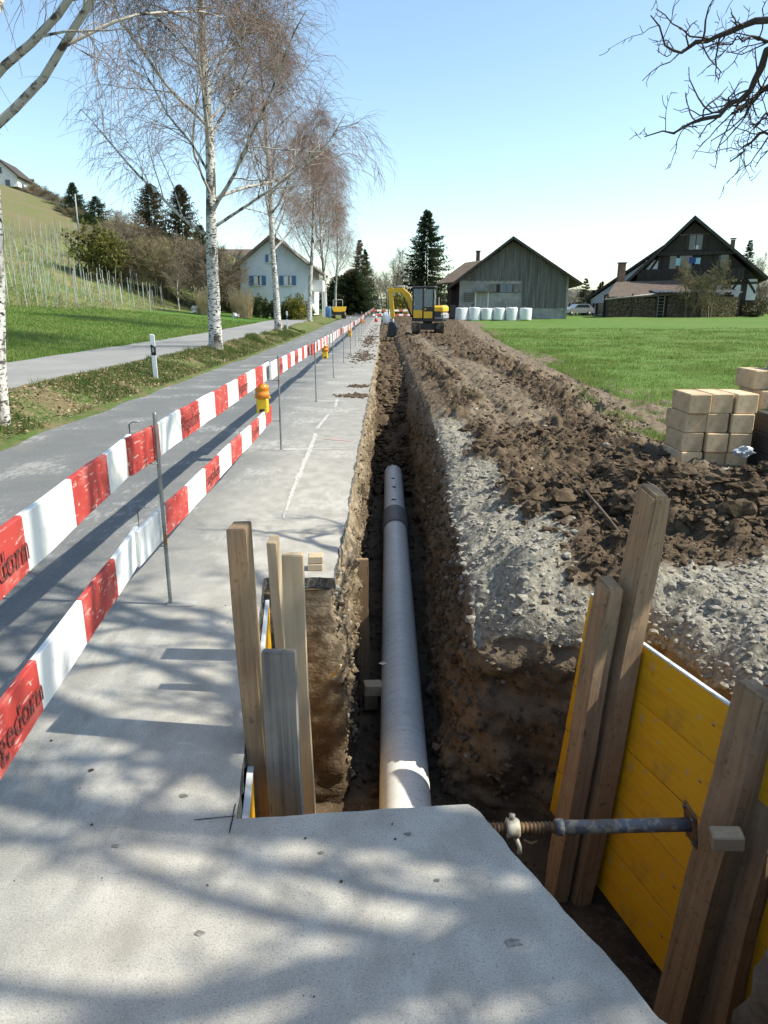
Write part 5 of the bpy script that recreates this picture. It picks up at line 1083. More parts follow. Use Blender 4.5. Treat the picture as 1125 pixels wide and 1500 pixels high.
# ================================================================== vineyard stakes
sm = []
for i in range(3):
    V, F = tubes(np.array([[[0, 0, -.2], [.02 * i, .01, 1.0], [.03 * i - .02, .0, 1.75 + .12 * i]]]), np.full((1, 3), .024), 4)
    o = npmesh('vine_stake', V, F, [mat('grey_stake_%s' % 'abc'[i], ((.42, .44, .42), (.27, .25, .22), (.34, .38, .36))[i], .7)]); sm.append(o.data); bpy.data.objects.remove(o)
r = np.random.default_rng(9); cand = []
for i in range(40):
    for j in range(40):
        x = -16.5 - i * .95 + r.normal() * .10; y = 44 + j * 1.25 + (i % 2) * .4 + r.normal() * .12; p = (-x - 15) * .8 + (y - 50) * .35
        u = 562.5 + x / y * 1085
        if 5.2 < p < 23.5 and -6 < u < 244 and r.random() < .92: cand.append((x, y, p))
cand.sort(key=lambda c: c[1])
for i, (x, y, p) in enumerate(cand[:300]):
    o = bpy.data.objects.new('vine_stake', sm[i % 3]); COL.objects.link(o); o.location = (x, y, zl(x, y)); o.rotation_euler = (r.normal() * .05, r.normal() * .05, r.uniform(0, 6)); o.scale = (1, 1, r.uniform(.75, 1.05))
    tag(o, 'thin grey vineyard stake on the green slope', 'stake', 'vineyard stakes')
rest = [(x, y, zl(x, y)) for x, y, p in cand[300:]] + [(-x_, y_, zl(-x_, y_)) for x_, y_ in []]
rp = np.array([(x, y, zl(x, y)) for x, y in zip(r.uniform(-46, -24, 260), r.uniform(62, 92, 260)) if 20.5 < (-x - 15) * .8 + (y - 50) * .35 < 24.5] + rest)
if len(rp):
    B = len(rp); P = np.stack([rp, rp + np.stack([.06 * r.normal(size=B), .06 * r.normal(size=B), r.uniform(1.3, 1.9, B)], -1)], 1); V, F = tubes(P, np.full((B, 2), .022), 3)
    stuff(npmesh('ridge_stakes', V, F, sm[1].materials[0]), 'crowded thin stakes along the upper vineyard edge', 'stakes')
P1s = np.array([(x, y, zl(x, y)) for x, y, p in cand]); n = len(P1s); rep = 5; S = np.repeat(P1s, rep, 0) + r.normal(size=(n * rep, 3)) * np.array([.25, .25, 0]); S[:, 2] -= .05
Pv, Rv = grow(r, S, np.stack([r.normal(size=n * rep) * .5, r.normal(size=n * rep) * .5, np.ones(n * rep)], -1), r.uniform(.5, 1.2, n * rep), 4, .3, 0, np.full(n * rep, .016), .5); V, F = tubes(Pv, Rv, 3)
stuff(npmesh('pruned_vines', V, F, MT['twig_olive']), 'pruned bare vines between the vineyard stakes', 'vines')
tl = tube_obj('utility_pole', [(0, 0, -.3), (.05, 0, 4.2)], [.09, .07], MT['excv_grey'], None, 8); tl.location = at(127, 80); tag(tl, 'pale pole standing below the hillside spruce', 'pole')

# ================================================================== buildings
MT['barn_wood'] = mat('weathered_barn_planks', (0.15, 0.142, 0.135), 0.9, [((5, 1, .25), 5, (0.075, 0.074, 0.068), 0.42, 0.65, 0.9), ((9, 1, .3), 4, (0.24, 0.23, 0.20), 0.57, 0.68, 0.8)], coord='World')
MT['plaster'] = mat('stained_grey_plaster', (0.30, 0.295, 0.27), 0.95, [(0.9, 5, (0.20, 0.20, 0.185), 0.42, 0.62, 0.9), (2.4, 4, (0.40, 0.39, 0.36), 0.55, 0.7, 0.7)], [(8, .3, .02)], coord='World')
MT['roof_brown'] = mat('brown_clay_tiles', (0.13, 0.10, 0.078), 0.9, [((2, 2, 2), 4, (0.09, 0.07, 0.058), 0.42, 0.62, 0.9), (9, 2, (0.22, 0.15, 0.11), 0.55, 0.7, 0.5)], [((9, 1, 9), .8, .06)], coord='World')
MT['roof_dark'] = mat('dark_roof_tiles', (0.075, 0.06, 0.052), 0.9, [(1.4, 4, (0.045, 0.04, 0.036), 0.42, 0.62, 0.9)], [((9, 1, 9), .8, .05)], coord='World')
MT['timber_dark'] = mat('dark_brown_house_timber', (0.045, 0.037, 0.031), 0.9, [((5, 5, 1), 4, (0.075, 0.062, 0.05), 0.5, 0.7, 0.8)], coord='World')
MT['wall_white'] = mat('white_render', (0.68, 0.68, 0.66), 0.9, [(1, 4, (0.56, 0.56, 0.54), 0.45, 0.7, 0.8)], coord='World')
MT['wall_pale'] = mat('pale_blue_white_render', (0.63, 0.66, 0.68), 0.9, [(.8, 4, (0.52, 0.56, 0.59), 0.45, 0.7, 0.8)], coord='World')
MT['shutter_blue'] = mat('blue_shutters', (0.07, 0.16, 0.30), 0.6)
MT['brick'] = mat('brown_chimney_brick', (0.20, 0.12, 0.085), 0.9, [(5, 3, (0.12, 0.08, 0.06), 0.45, 0.6, 0.9)], coord='World')
MT['door'] = mat('pale_grey_door', (0.33, 0.32, 0.29), 0.8, [((8, 8, 1), 3, (0.26, 0.25, 0.23), 0.45, 0.65, 0.8)])
MT['log_ends'] = mat('stacked_firewood', (0.30, 0.215, 0.12), 0.9, [(9, 2, (0.40, 0.30, 0.17), 0.5, 0.6, 0.8), (5, 2, (0.16, 0.105, 0.06), 0.5, 0.62, 0.7)], coord='World')
MT['log_old'] = mat('old_stacked_firewood', (0.11, 0.085, 0.058), 0.9, [(7, 2, (0.17, 0.13, 0.085), 0.5, 0.6, 0.8)], coord='World')
MT['corrug'] = mat('grey_corrugated_sheet', (0.33, 0.34, 0.35), 0.5, [(2, 3, (0.22, 0.21, 0.20), 0.5, 0.7, 0.7)], metal=.2)
def xz(u, v, Y, o=(0, 0, 0)): p = pix(u, v, Y); return (p.x - o[0], p.z - o[2])
def gslab(name, a, b, y0, y1, th, m, parent):          # a sloping slab seen end-on: a, b are (x, z), thickness th downwards
    dx, dz = b[0] - a[0], b[1] - a[1]; l = math.hypot(dx, dz); nx, nz = dz / l * th, -dx / l * th
    if nz > 0: nx, nz = -nx, -nz
    return prism(name, [a, b, (b[0] + nx, b[1] + nz), (a[0] + nx, a[1] + nz)], y0, y1, m, parent)
def rect(name, u0, v0, u1, v1, Y, o, m, parent, d=.06, yoff=0.0):
    a = xz(u0, v0, Y, o); b = xz(u1, v1, Y, o)
    return box(name, (abs(b[0] - a[0]), d, abs(a[1] - b[1])), ((a[0] + b[0]) / 2, yoff - d / 2, (a[1] + b[1]) / 2), m, parent)
# --- barn
Y = 78.0; o0 = pix(750, 466, Y); o0 = (o0.x, Y, o0.z - .1)
barn = thing('barn', 'weathered grey plank barn with plastered lower wall behind the white bales', 'barn', o0, R(-9))
X = lambda u, v: xz(u, v, Y, o0)
W0, W1 = X(672, 468), X(827, 468); pk = X(752, 350); el = X(672, 408); er = X(827, 402)
prism('wall', [(W0[0], -.3), (W1[0], -.3), (W1[0], er[1] - .1), (pk[0], pk[1] - .25), (W0[0], el[1] - .1)], 0, 14, MT['plaster'], barn)
bm = bmesh.new(); r = random.Random(3); x = W0[0] + .02
pl0, pl1 = X(672, 411)[1], X(764, 411)[0]
while x < W1[0] - .05:
    w = r.uniform(.16, .24); xc = x + w / 2
    top = (el[1] + (pk[1] - el[1]) * (xc - W0[0]) / (pk[0] - W0[0])) if xc < pk[0] else (pk[1] + (er[1] - pk[1]) * (xc - pk[0]) / (W1[0] - pk[0]))
    bot = pl0 if xc < pl1 else X(800, 451)[1]
    bot += r.uniform(-.05, .05)
    add_box(bm, (w - .02, .05, top - .2 - bot), (xc, -.03 - r.uniform(0, .025), (top - .2 + bot) / 2)); x += w
bmobj('plank_cladding', bm, MT['barn_wood'], barn)
gslab('roof_slope', X(752, 347), X(850, 416), -1.1, 14.5, .22, MT['roof_dark'], barn); gslab('roof_slope', X(752, 347), X(655, 421), -1.1, 14.5, .22, MT['roof_dark'], barn)
for (u, v) in ((735, 363), (718, 375), (700, 388), (776, 366), (800, 383), (822, 399)): a = X(u, v); box('purlin_end', (.16, 1.0, .2), (a[0], -.5, a[1] - .18), MT['timber_dark'], barn)
a = X(825, 402); box('corner_post', (.2, .12, a[1] + .2), (W1[0] - .08, -.08, a[1] / 2 - .1), MT['plaster'], barn)
wd = rect('boarded_window', 680.5, 429, 693.5, 442, Y, o0, MT['timber_dark'], barn, .08); 
for i in range(4): box('board', (.9, .03, .17), (0, -.055, -.33 + i * .22), MT['wood_grey'], wd)
dr = rect('door', 698, 428, 714, 457, Y, o0, MT['door'], barn, .1); box('frame_post', (.12, .14, 2.1), (-.66, -.02, 0), MT['wall_white'], dr); box('frame_post', (.12, .14, 2.1), (.66, -.02, 0), MT['wall_white'], dr)
c_ = rect('door_canopy', 694.5, 424.8, 719.5, 427.5, Y, o0, MT['wood_grey'], barn, .8)
wn_ = rect('window_band', 719, 416, 764, 428.5, Y, o0, MT['timber_dark'], barn, .07)
for i, (cx, w, m) in enumerate(((-1.35, .65, 'wood_grey'), (-.32, .62, 'shutter_grey'), (.34, .62, 'shutter_grey'), (1.2, .9, 'wood_grey'))):
    if m not in MT: MT[m] = mat('blue_grey_glazing', (0.12, 0.15, 0.18), .3, spec=.6)
    box('pane', (w, .03, .80), (cx, -.05, 0), MT[m], wn_)
gx = X(688, 452); tube_obj('leaning_pole', [(X(684, 456)[0], -.25, X(684, 456)[1]), (X(696, 444)[0], -.1, X(696, 444)[1])], .04, MT['timber_dark'], barn, 6)
# side wing with the brown roof sloping towards us
wy0, wy1 = 3.0, 9.0; ww0, ww1 = X(636, 430)[0], X(676, 430)[0]
wing = box('wing_wall', (ww1 - ww0 - 1.0, .3, X(650, 414)[1] + .4), ((ww0 + ww1) / 2 + .6, wy0 + 1.2, X(650, 414)[1] / 2 - .2), MT['timber_dark'], barn)
def quad4(name, pts, th, m, parent):
    bm = bmesh.new(); n = (Vector(pts[1]) - Vector(pts[0])).cross(Vector(pts[2]) - Vector(pts[0])).normalized() * th
    a = [bm.verts.new(p) for p in pts]; b = [bm.verts.new(Vector(p) - n) for p in pts]; bm.faces.new(a); bm.faces.new(b[::-1])
    for i in range(4): bm.faces.new((a[i], b[i], b[(i + 1) % 4], a[(i + 1) % 4]))
    bmesh.ops.recalc_face_normals(bm, faces=bm.faces); return bmobj(name, bm, m, parent)
def P3(u, v, Yd, o): p = pix(u, v, Yd); return (p.x - o[0], p.y - o[1], p.z - o[2])
rf = quad4('wing_roof', [P3(637, 415, Y + .6, o0), P3(672, 412, Y + .6, o0), P3(716, 378, Y + 4.5, o0), P3(672, 384, Y + 4.5, o0)], .2, MT['roof_brown'], barn)
ch = P3(690, 378, Y + 5, o0); box('chimney', (.42, .42, 1.5), (ch[0], ch[1], ch[2] - .05), MT['brick'], rf); box('chimney_cap', (.55, .55, .1), (ch[0], ch[1], ch[2] + .75), MT['excv_dark'], rf)
for u in (657, 668): a = P3(u, 440, Y + .9, o0); box('wing_post', (.16, .16, 4.0), (a[0], a[1], 1.7), MT['timber_dark'], barn)
box('stored_boards', (2.2, .6, 1.3), (P3(664, 452, Y + 1.5, o0)[0], 1.7, .8), MT['wood_grey'], barn)
# --- bales
bm = bmesh.new(); bmesh.ops.create_cone(bm, cap_ends=True, segments=28, radius1=.62, radius2=.60, depth=1.2)
bmesh.ops.bevel(bm, geom=[e for e in bm.edges if abs(e.verts[0].co.z - e.verts[1].co.z) < .01], offset=.13, segments=4, affect='EDGES', profile=.6)
for v in bm.verts: v.co *= 1 + .025 * math.sin(v.co.x * 9 + v.co.z * 7) + .02 * math.sin(v.co.y * 13 - v.co.z * 5) ; 
bale = bmobj('silage_bale', bm, MT['silage'], None, True)
labs = ['white wrapped silage bale nearest the excavator, first in the row', 'second white silage bale from the left', 'third white silage bale from the left, before the barn door', 'fourth white silage bale from the left', 'fifth white silage bale from the left', 'rightmost white silage bale, set slightly apart']
for i, u in enumerate((675.5, 694, 712, 730, 748.5, 769)):
    o = bale if i == 0 else bale.copy()
    if i: COL.objects.link(o)
    x = (u - 562.5) / 1078 * 72.5; o.location = (x, 72.5, float(zfield(x, 72.5)) + .62); o.rotation_euler = (.03 * math.sin(i * 2.3), .05 * math.sin(i * 1.7), i * 1.1); o.scale = (1 + .05 * math.sin(i * 3.3), 1, 1 + .07 * math.sin(i * 2)); tag(o, labs[i], 'bale', 'silage bales before the barn')
# --- farmhouse
Y = 90.0; q = pix(1000, 462, Y); o1 = (q.x, Y, q.z - .1); X = lambda u, v: xz(u, v, Y, o1)
fh = thing('farmhouse', 'old dark timbered farmhouse with steep gable behind the firewood shed', 'farmhouse', o1, R(-22))
pk = X(1018, 322); L0, R0 = X(926, 412), X(1098, 404)
prism('wall', [(X(930, 462)[0], -.3), (X(1096, 462)[0], -.3), (R0[0] - .1, R0[1] - .2), (pk[0], pk[1] - .3), (L0[0] + .2, L0[1] - .2)], 0, 16, MT['timber_dark'], fh)
for (u0, v0, u1, v1) in ((950, 380, 967, 394), (1044, 401, 1060, 413), (1063, 402, 1079, 413), (1063, 418, 1080, 436), (1084, 410, 1095, 440), (1044, 418, 1060, 432)): rect('infill_panel', u0, v0, u1, v1, Y, o1, MT['wall_white'], fh, .05)
gslab('roof_slope', X(1018, 317), X(1113, 409), -1.3, 16.5, .3, MT['roof_dark'], fh); gslab('roof_slope', X(1018, 317), X(918, 415), -1.3, 16.5, .3, MT['roof_dark'], fh)
g1 = prism('gable_boarding', [X(968, 372), X(1068, 368), (pk[0], pk[1] - .3)], -.16, -.02, MT['timber_dark'], fh)
gw = rect('window', 1010.5, 345, 1027, 366, Y, o1, MT['glass'], fh, .06, -.16)
box('mullion', (.1, .1, 1.75), (0, -.02, 0), MT['timber_dark'], gw); box('curtain', (.45, .02, .4), (.12, -.045, -.55), MT['wall_white'], gw)
box('shutter', (.5, .08, 1.8), (-.95, -.02, 0), MT['timber_dark'], gw); box('shutter', (.5, .08, 1.8), (.95, -.02, 0), MT['timber_dark'], gw)
rect('beam', 997, 343, 1037, 344.6, Y, o1, MT['wood_grey'], fh, .06, -.165); rect('beam', 966, 369, 1070, 374, Y, o1, MT['timber_dark'], fh, .3, -.17)
b_ = rect('balcony', 940, 394, 1080, 411, Y, o1, MT['timber_dark'], fh, .9, 0)
for i in range(26): box('baluster', (.22, .06, 1.3), (-5.8 + i * .46, -.49, 0), MT['timber_dark'], b_)
for (u0, u1, m) in ((975, 982, 'timber_dark'), (983, 991, 'glass'), (1020, 1026, 'timber_dark'), (1043, 1050, 'timber_dark'), (1050, 1060, 'glass'), (1061, 1064, 'timber_dark'), (968, 970, 'timber_dark'), (997, 1012, 'glass')): rect('window' if m == 'glass' else 'post', u0, 374.5, u1, 393.5, Y, o1, MT[m], fh, .12)
MT['cloth_cyan'] = mat('pale_turquoise_cloth', (0.35, 0.62, 0.68), .9); MT['cloth_blue'] = mat('dark_blue_cloth', (0.05, 0.08, 0.22), .9)
rect('shutter', 992, 378, 997, 389, Y, o1, MT['cloth_cyan'], fh, .2); rect('shutter', 1010, 377, 1018, 386, Y, o1, MT['cloth_blue'], fh, .2); rect('shutter', 1018, 378, 1024, 387, Y, o1, MT['cloth_cyan'], fh, .2)
for (u0, v0, u1, v1) in ((1060, 397, 1062.5, 440), (1080, 402, 1083, 440), (1040, 411, 1043, 440), (1022, 411, 1025, 440), (1042, 414, 1098, 417), (1000, 411, 1003, 440)): rect('timber', u0, v0, u1, v1, Y, o1, MT['timber_dark'], fh, .08)
for (a, b) in (((1063, 430), (1080, 404)), ((1084, 408), (1096, 430)), ((1044, 432), (1058, 418)), ((955, 396), (968, 376)), ((945, 396), (962, 378))):
    p, q_ = X(*a), X(*b); tube_obj('brace', [(p[0], -.06, p[1]), (q_[0], -.06, q_[1])], .13, MT['timber_dark'], fh, 4)
c_ = X(1072, 352); box('chimney', (.5, .5, 2.6), (c_[0], 6, c_[1] - .9), MT['brick'], fh); box('chimney_cap', (.7, .7, .1), (c_[0], 6, c_[1] + .52), MT['excv_dark'], fh)
# wing to the left, behind, white under a long slope
lw = thing('house_wing', 'white house wing with long dark roof slope left of the farmhouse', 'house', (o1[0], Y + 5, o1[2]), R(-18)); Xw = lambda u, v: xz(u, v, Y + 5, o1)
prism('wall', [(Xw(870, 462)[0], -.3), (Xw(985, 462)[0], -.3), (Xw(985, 362)[0], Xw(985, 366)[1]), (Xw(972, 364)[0], Xw(972, 366)[1]), (Xw(870, 438)[0], Xw(870, 438)[1])], 0, 8, MT['wall_white'], lw)
gslab('roof_slope', Xw(974, 358), Xw(863, 436), -.6, 8.5, .28, MT['roof_dark'], lw)
wq = box('window', (1.0, .1, 1.4), (Xw(882, 452)[0], -.04, Xw(882, 452)[1]), MT['glass'], lw); box('sill', (1.2, .2, .1), (0, -.06, -.75), MT['wall_white'], wq)
p = Xw(938, 386); box('vent', (.35, .1, .35), (p[0], -.04, p[1]), MT['timber_dark'], lw)
# lean-to roof and firewood shed
Ys = 85.0; q = pix(980, 463, Ys); o2 = (q.x, Ys, q.z - .12); X = lambda u, v: xz(u, v, Ys, o2)
sh = thing('firewood_shed', 'long firewood shed with tiled lean-to and corrugated edge before the farmhouse', 'shed', o2)
quad4('leanto_roof', [P3(886, 438, Ys - .3, o2), P3(1012, 428, Ys - .3, o2), P3(1000, 410, Ys + 4.5, o2), P3(902, 413, Ys + 4.5, o2)], .16, MT['roof_brown'], sh)
xa, xb, xc, xd = X(889, 450)[0], X(961, 450)[0], X(1026, 450)[0], X(1081, 450)[0]
zt = X(980, 431)[1]
box('back_wall', (xd - xa, .15, zt), ((xa + xd) / 2, 1.4, zt / 2), MT['timber_dark'], sh)
for x_ in (xa, X(925, 450)[0], xb, X(973, 450)[0], xc, xd): box('post', (.16, .16, zt + .1), (x_, -.02, zt / 2), MT['timber_dark'], sh)
ld = X(967, 450)[0]
for s_ in (-.35, .35): box('ladder_rail', (.08, .08, zt), (ld + s_, -.15, zt / 2), MT['wood_grey'], sh)
for i in range(6): box('ladder_rung', (.7, .06, .06), (ld, -.15, .3 + i * .36), MT['wood_grey'], sh)
bm = bmesh.new(); nx = 90; rows = []
ca, cb = X(957, 430)[0], X(1086, 430)[0]
for j, (yy_, zz_) in enumerate(((-.6, 0), (1.5, .35))):
    rows.append([bm.verts.new((ca + (cb - ca) * i / nx, yy_, zt + .2 + zz_ + .05 * math.sin(i * 1.57))) for i in range(nx + 1)])
for i in range(nx): bm.faces.new((rows[0][i], rows[0][i + 1], rows[1][i + 1], rows[1][i]))
bmesh.ops.solidify(bm, geom=bm.faces[:], thickness=.05); bmobj('corrugated_roof', bm, MT['corrug'], sh)
tube_obj('gutter', [(X(884, 439)[0], -.42, X(884, 439)[1]), (X(960, 430)[0], -.42, X(960, 430)[1])], .06, MT['corrug'], sh, 6)
def logs(name, x0, x1, z0, z1, m, seed):
    r = np.random.default_rng(seed); bv = []; P = []; Rr = []
    dz = .15; z = z0 + .08
    while z < z1 - .05:
        x = x0 + .08 + r.uniform(0, .1)
        while x < x1 - .05:
            P.append([[x, .9, z], [x + r.normal() * .01, -.1 + r.uniform(-.06, .06), z + r.normal() * .02], [x, -.101 + r.uniform(-.06, .06), z]]); q = r.uniform(.06, .10); Rr.append([q, q, .002]); x += r.uniform(.14, .2)
        z += dz
    V, F = tubes(np.array(P), np.array(Rr), 6); return stuff(npmesh(name, V, F, MT[m], sh, smooth=False))
logs('log_stack', xc + .1, xd - .1, 0, zt - .15, 'log_ends', 1); logs('log_stack', X(975, 450)[0] + .1, xc - .1, 0, zt - .1, 'log_old', 2); logs('log_stack', xa + .1, X(924, 450)[0], 0, zt - .2, 'log_old', 3); logs('log_stack', X(926, 450)[0], xb - .1, 0, zt - .3, 'log_old', 4)
c_ = pix(911, 395, Ys + 5); cm = thing('chimney_stack', 'dark brick chimney rising above the lean-to roof left of the gable', 'chimney', (c_.x, Ys + 5.1, c_.z - 3.2)); box('shaft', (.75, .75, 4.0), (0, 0, 1.9), MT['brick'], cm); box('cap', (.95, .95, .12), (0, 0, 3.97), MT['excv_dark'], cm)
for i, (u, s_, lab) in enumerate(((1003, 1.0, 'bare knotty fruit tree before the farmhouse, left one'), (1043, 1.12, 'bare knotty fruit tree before the farmhouse, right one'))):
    x = (u - 562.5) / 1080 * 83.2; bare(BS['apple'], (x, 83.2, float(zfield(x, 83.2))), lab, rz=i * 2.3 + 1, sc=(s_ * 1.25, s_ * 1.25, tall(u, 378, 83.2) / 4.2), grp='bare fruit trees before the farmhouse')
for i, (u, Yb, w, h) in enumerate(((1092, 88, 1.5, 1.6), (1112, 90, 1.9, 2.0), (1105, 84, .8, .9))): bush(at(u, Yb), ['brown shrub at the right end of the firewood shed', 'brown shrub mass at the right picture edge', 'low shrub before the right picture edge'][i], 90 + i, w, w, h * .6, 1200, .2, 'needle_brown', lump=.5)
# --- house with blue shutters
Yh = 72.0; q = pix(400, 452, Yh); o3 = (q.x, Yh, q.z - .3); X = lambda u, v: xz(u, v, Yh, o3)
hs = thing('house', 'pale house with blue shutters and dark roof behind the birches', 'house', o3)
zb3 = X(400, 462)[1]
prism('wall', [(X(352, 452)[0], zb3), (X(455, 452)[0], zb3), X(455, 390), X(398, 346), X(352, 388)], 0, 9, MT['wall_pale'], hs)
gslab('roof_slope', X(398, 343), X(341, 392), -.7, 9.5, .25, MT['roof_brown'], hs); gslab('roof_slope', X(398, 343), X(470, 399), -.7, 9.5, .25, MT['roof_brown'], hs)
for (u0, v0, u1, v1) in ((371, 404, 384, 418), (415, 404, 428, 418), (393, 373, 402, 384)):
    w_ = rect('window', u0, v0, u1, v1, Yh, o3, MT['glass'], hs, .08); hw = abs(X(u1, v0)[0] - X(u0, v0)[0]); hh = abs(X(u0, v0)[1] - X(u0, v1)[1])
    box('frame', (.07, .06, hh), (0, -.03, 0), MT['wall_white'], w_); box('sill', (hw + .2, .2, .08), (0, -.06, -hh / 2 - .04), MT['wall_white'], w_)
    for s_ in (-1, 1): box('shutter', (hw * .42, .05, hh), (s_ * hw * .72, -.03, 0), MT['shutter_blue'], w_)
    box('curtain', (hw * .38, .02, hh * .9), (-hw * .24, -.045, 0), MT['wall_white'], w_); box('curtain', (hw * .2, .02, hh * .9), (hw * .34, -.045, 0), MT['wall_white'], w_)
a = X(456, 425); bl = box('balcony', (1.0, 2.5, .15), (a[0] + .5, 2.5, a[1]), MT['wall_white'], hs); box('railing', (.06, 2.5, .9), (.5, 0, .5), MT['wall_white'], bl); box('railing', (1.0, .06, .9), (0, -1.25, .5), MT['wall_white'], bl)
for s_ in (0, 1): box('balcony_post', (.12, .12, 3), (.45, -1.15 + s_ * 2.3, -1.5), MT['wall_white'], bl)
# house behind it and house on the hill
q = at(330, 112); hb = thing('house', 'house with brown roof half hidden behind the bare shrubs', 'house', (q[0], q[1], q[2])); H_ = tall(330, 366, 112)
box('wall', (8, 7, H_ - 1.5), (0, 0, (H_ - 1.5) / 2), MT['plaster'], hb); prism('roof', [(-4.2, H_ - 2.2), (0, H_ + .1), (4.2, H_ - 2.2)], -4.6, 4.6, MT['roof_brown'], hb, 'X')
q = at(20, 112); hz0 = pix(14, 268, 112); hh = thing('house', 'white gabled house on the hilltop at the left edge', 'house', (hz0.x, 112, q[2] - .3), R(8))
top = pix(14, 238, 112).z - q[2] + .3
prism('wall', [(-2.2, 0), (2.2, 0), (2.2, top - 2.1), (0, top - .2), (-2.2, top - 2.1)], -3.5, 3.5, MT['wall_white'], hh); gslab('roof_slope', (0, top), (2.7, top - 2.4), -3.9, 3.9, .2, MT['roof_dark'], hh); gslab('roof_slope', (0, top), (-2.7, top - 2.4), -3.9, 3.9, .2, MT['roof_dark'], hh)
for x_, z_ in ((-.9, top - 3.2), (.9, top - 3.2), (0, top - 1.6)): w_ = box('window', (.6, .08, .8), (x_, -3.53, z_), MT['glass'], hh)
for y_ in (-1.5, 1.5): box('window', (.08, .8, .9), (2.22, y_, top - 3.3), MT['glass'], hh)

# ================================================================== excavator
ox = pix(626, 487, 42); ex = thing('excavator', 'yellow compact excavator with dark cab digging at the trench end', 'excavator', (ox.x, 42, ox.z))
DK, YL, GY, RB = MT['excv_dark'], MT['excv_yellow'], MT['excv_grey'], MT['rubber']
for s_ in (-1, 1):
    pts = [(math.cos(a) * .25 + (.72 if math.cos(a) > 0 else -.72), math.sin(a) * .25 + .25) for a in np.linspace(-math.pi / 2, 1.5 * math.pi, 25)[:-1]]
    tr = prism('track', pts, s_ * .66 - .2, s_ * .66 + .2, RB, ex, 'X')
    bm = bmesh.new()
    for i in range(24):
        a = pts[i]; b = pts[(i + 1) % 24]; add_box(bm, (.42, .05, .05), (s_ * .66, a[0], a[1] + (.01 if a[1] > .25 else -.01)))
    for i in range(8): add_box(bm, (.42, .05, .05), (s_ * .66, -.62 + i * .18, .51)); add_box(bm, (.42, .05, .05), (s_ * .66, -.62 + i * .18, -.01))
    bmobj('lugs', bm, RB, tr)
    for yq in (-.72, .72): tube_obj('idler', [(s_ * .66 - .205, yq, .25), (s_ * .66 + .205, yq, .25)], .15, GY, tr, 14)
boxes('undercarriage', [((1.0, 1.2, .28), (0, 0, .36)), ((.5, .5, .2), (0, 0, .56))], DK, ex)
bl_ = box('dozer_blade', (1.75, .09, .36), (0, 1.35, .28), GY, ex, (R(8), 0, 0), .02); boxes('blade_arm', [((.1, .75, .1), (-.35, -.4, .05)), ((.1, .75, .1), (.35, -.4, .05))], DK, bl_)
up = bpy.data.objects.new('upper_structure', None)  # placeholder replaced below
bpy.data.objects.remove(up)
YAW = R(166); RU = Matrix.Rotation(YAW, 3, 'Z')
def U(o): o.rotation_euler = (RU @ o.rotation_euler.to_matrix()).to_euler(); o.location = RU @ Vector(o.location); return o
bm = bmesh.new(); add_box(bm, (1.75, 1.5, .16), (-.1, 0, .70), None, .03); U(bmobj('platform', bm, DK, ex))
bm = bmesh.new(); add_box(bm, (.62, 1.56, .36), (-.80, 0, .90), None, .08); cw = U(bmobj('counterweight', bm, GY, ex))
bm = bmesh.new(); add_box(bm, (.66, 1.54, .40), (-.76, 0, 1.285), None, .10); add_box(bm, (.75, .68, .48), (-.15, -.40, 1.10), None, .06); U(bmobj('engine_hood', bm, YL, ex))
for s_ in (-.62, .62): U(box('tail_light', (.04, .12, .08), (-1.115, s_, .98), MT['red'], ex))
U(box('door_panel', (.5, .03, .42), (.41, .79, 1.02), YL, ex)); U(box('side_panel', (.48, .03, .36), (-.17, .79, .98), YL, ex))
U(box('side_grille', (.35, .03, .3), (-.72, .785, 1.0), DK, ex))
U(box('exhaust', (.07, .07, .5), (-.55, -.45, 1.7), GY, ex))
# cab: corner posts, roof, panes
bm = bmesh.new()
for x_, y_ in ((-.46, .06), (-.46, .74), (.70, .06), (.70, .74), (.12, .74)): add_box(bm, (.08, .08, 1.65), (x_, y_, 1.60))
add_box(bm, (1.24, .76, .26), (.12, .40, .90)); add_box(bm, (.42, .06, .5), (-.25, .74, 1.1)); add_box(bm, (.08, .7, .28), (-.46, .4, 1.40))
cab = U(bmobj('cab', bm, DK, ex))
bm = bmesh.new(); add_box(bm, (1.34, .84, .12), (.10, .40, 2.46), None, .05); rfc = bmobj('cab_roof', bm, DK, cab)
MT['pane'] = mat('clear_cab_glass', (0.42, 0.50, 0.52), 0.05, spec=.8)
_pn = MT['pane'].node_tree; _tr = _pn.nodes.new('ShaderNodeBsdfTransparent'); _tr.inputs[0].default_value = (.75, .8, .8, 1); _mx = _pn.nodes.new('ShaderNodeMixShader'); _mx.inputs[0].default_value = .68
_pn.links.new(_pn.nodes['Principled BSDF'].outputs[0], _mx.inputs[1]); _pn.links.new(_tr.outputs[0], _mx.inputs[2]); _pn.links.new(_mx.outputs[0], _pn.nodes['Material Output'].inputs[0])
for sz, lc in (((.012, .6, .85), (-.46, .40, 1.95)), ((.012, .6, 1.3), (.70, .40, 1.72)), ((.50, .012, 1.3), (.41, .74, 1.72)), ((.50, .012, .95), (-.17, .74, 1.87)), ((1.08, .012, .95), (.12, .06, 1.87))): box('window_pane', sz, lc, MT['pane'], cab)
sm_ = boxes('seat', [((.45, .45, .12), (0, .4, 1.12)), ((.12, .45, .6), (-.22, .4, 1.45))], DK, cab)
for s_, y_ in ((-.56, .82), (.74, .85)): box('mirror', (.05, .12, .22), (s_, y_, 1.95), GY, cab)
